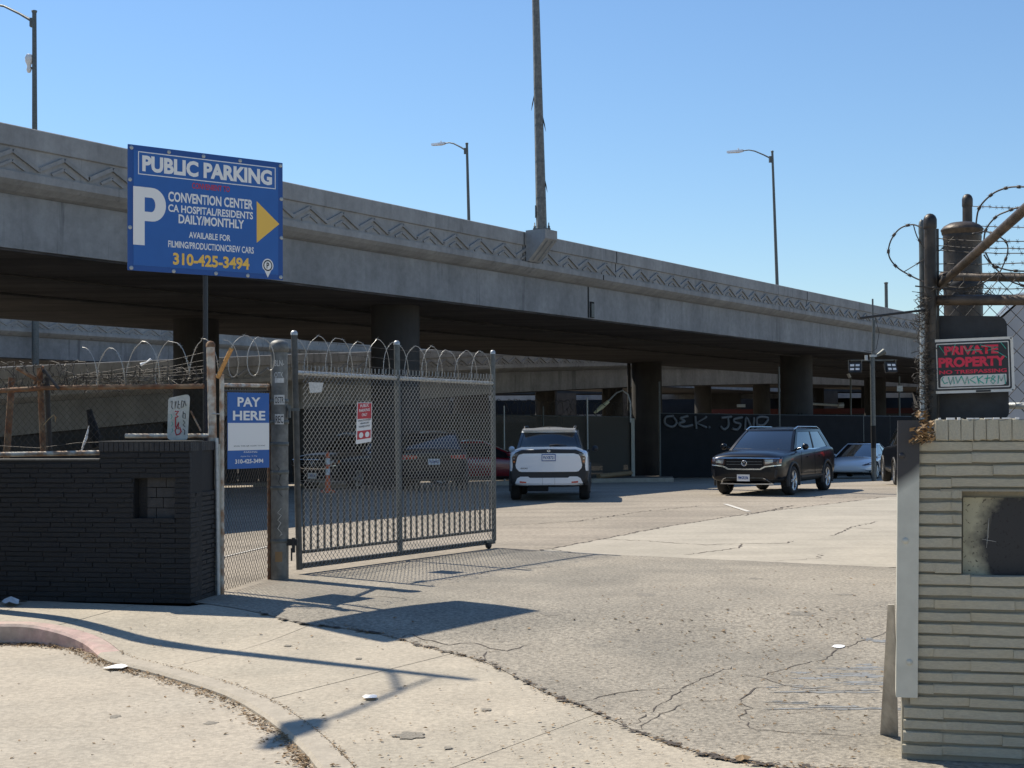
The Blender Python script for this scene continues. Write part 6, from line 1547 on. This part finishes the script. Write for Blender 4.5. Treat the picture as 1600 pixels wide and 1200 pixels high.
# goose-neck lamp beside the left column
gl = top('gooseneck_lamp', 'curved conduit with a hanging yellowed tube lamp left of the column', 'lamp', PG(985, 59))
mb = MB(); mb.tube([P(985, 660, 59), P(985, 630, 59), P(981, 616, 59), P(973, 610, 59), P(963, 614, 59), P(950, 627, 58.8)], .035, 6); mb.build('conduit', MT['galv'], gl)
mb = MB(); mb.tube([P(951, 627, 58.8), P(940, 636, 58.7), P(929, 645, 58.6)], [.07, .10, .05], 8); mb.build('tube_lamp', MT['tubelamp'], gl)
# far structures beyond the ramp: dark shapes closing the view
far = top('far_overpass', 'distant dark overpass with pale fascia strip seen between the columns', 'overpass', (20, 150, -2))
mb = MB(); mb.box((10, 152, 4.8-.1), (170, .6, .5)); mb.build('fascia', MT['conc'], far)
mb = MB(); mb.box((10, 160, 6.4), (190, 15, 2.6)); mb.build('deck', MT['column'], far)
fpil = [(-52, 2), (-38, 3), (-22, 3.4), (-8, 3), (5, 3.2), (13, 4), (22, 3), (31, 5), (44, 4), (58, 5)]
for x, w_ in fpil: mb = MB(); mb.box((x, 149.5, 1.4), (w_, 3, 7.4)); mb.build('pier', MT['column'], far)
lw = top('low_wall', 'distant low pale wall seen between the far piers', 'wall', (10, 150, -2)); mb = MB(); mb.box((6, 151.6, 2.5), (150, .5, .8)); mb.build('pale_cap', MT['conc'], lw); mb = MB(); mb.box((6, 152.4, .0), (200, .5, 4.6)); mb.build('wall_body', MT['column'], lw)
rb_ = top('red_trim_building', 'low dark building with a long dull red fascia beyond the fences', 'building', (30, 118, -2)); mb = MB(); mb.box((35, 118, .3), (40, 6, 4.6)); mb.build('wall', MT['darkplate'], rb_); mb = MB(); mb.box((35, 114.6, 2.72), (40.4, .4, .42)); mb.build('fascia', mat('dull_red', (.075, .016, .014), .8), rb_)
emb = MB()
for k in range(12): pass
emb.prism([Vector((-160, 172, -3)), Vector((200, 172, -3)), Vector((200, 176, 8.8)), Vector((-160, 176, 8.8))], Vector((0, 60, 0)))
S(emb.build('added_dark_bank', MT['shadebank']))  # added bank that keeps bright sky from showing under the bridges
bw = top('board_fence', 'dark blue-grey boarding closing off the back of the lot under the ramp', 'fence', PG(300, 62)); 
for k in range(16):
    a = PG(180+k*32, 56+k*.2); b = PG(180+(k+1)*32-.8, 56+(k+1)*.2); mb = MB(); mb.prism([a, b, b+UP*3.0, a+UP*3.0], Vector((0, .06, 0))); mb.build('board_panel', MT['darkplate'], bw)
# small lights / signs in the dark at right
for k, (u, v0, v1, lab) in enumerate([(1329, 590, 640, 'thin bracket post with a small white lamp under the deck'), (1405, 588, 640, 'thin post with a small square sign under the deck')]):
    a = P(u, v1, 80); b = P(u, v0, 80); o = top('bracket_post', lab, 'post', (a.x, a.y, -1)); mb = MB(); mb.tube([Vector((a.x, a.y, -1)), b], .05, 6); mb.build('post', MT['galvd'], o)
    if k == 0: mb = MB(); mb.tube([P(1325, 584, 79.8), P(1328, 590, 79.8)], .09, 6); mb.build('lamp', MT['white'], o)
    else: mb = MB(); mb.box(P(1406, 607, 79.8), (.32, .04, .32)); mb.build('sign', MT['galv'], o)
o = top('ceiling_lamp', 'pale lamp fixture glinting in the dark above the red fascia', 'lamp', P(1158, 634, 90)); mb = MB(); mb.box(P(1158, 634, 90), (.5, .2, .18)); mb.build('fixture', MT['galv'], o)
o = top('pipe_run', 'pale pipe with a capped end crossing the dark under the deck', 'pipe', P(1290, 632, 90)); mb = MB(); mb.tube([P(1270, 631, 90), P(1310, 633, 90)], .09, 6); mb.tube([P(1310, 633, 90), P(1318, 633, 90)], .2, 6); mb.build('pipe', MT['galv'], o)

cdt = MB()
for n_ in (-3.0, -6.4): cdt.tube([V(-45, n_, 4.88), V(20, n_, 4.88), V(90, n_, 4.88)], .035, 6)
co2 = cdt.build('conduit', MT['column'], mv); co2['kind'] = 'stuff'
drn = MB(); q_ = xl; drn.tube([Vector((q_.x-.95, q_.y-.3, -.9)), Vector((q_.x-.95, q_.y-.3, 4.9))], .09, 8); drn.build('drain_pipe', MT['column'], mv)
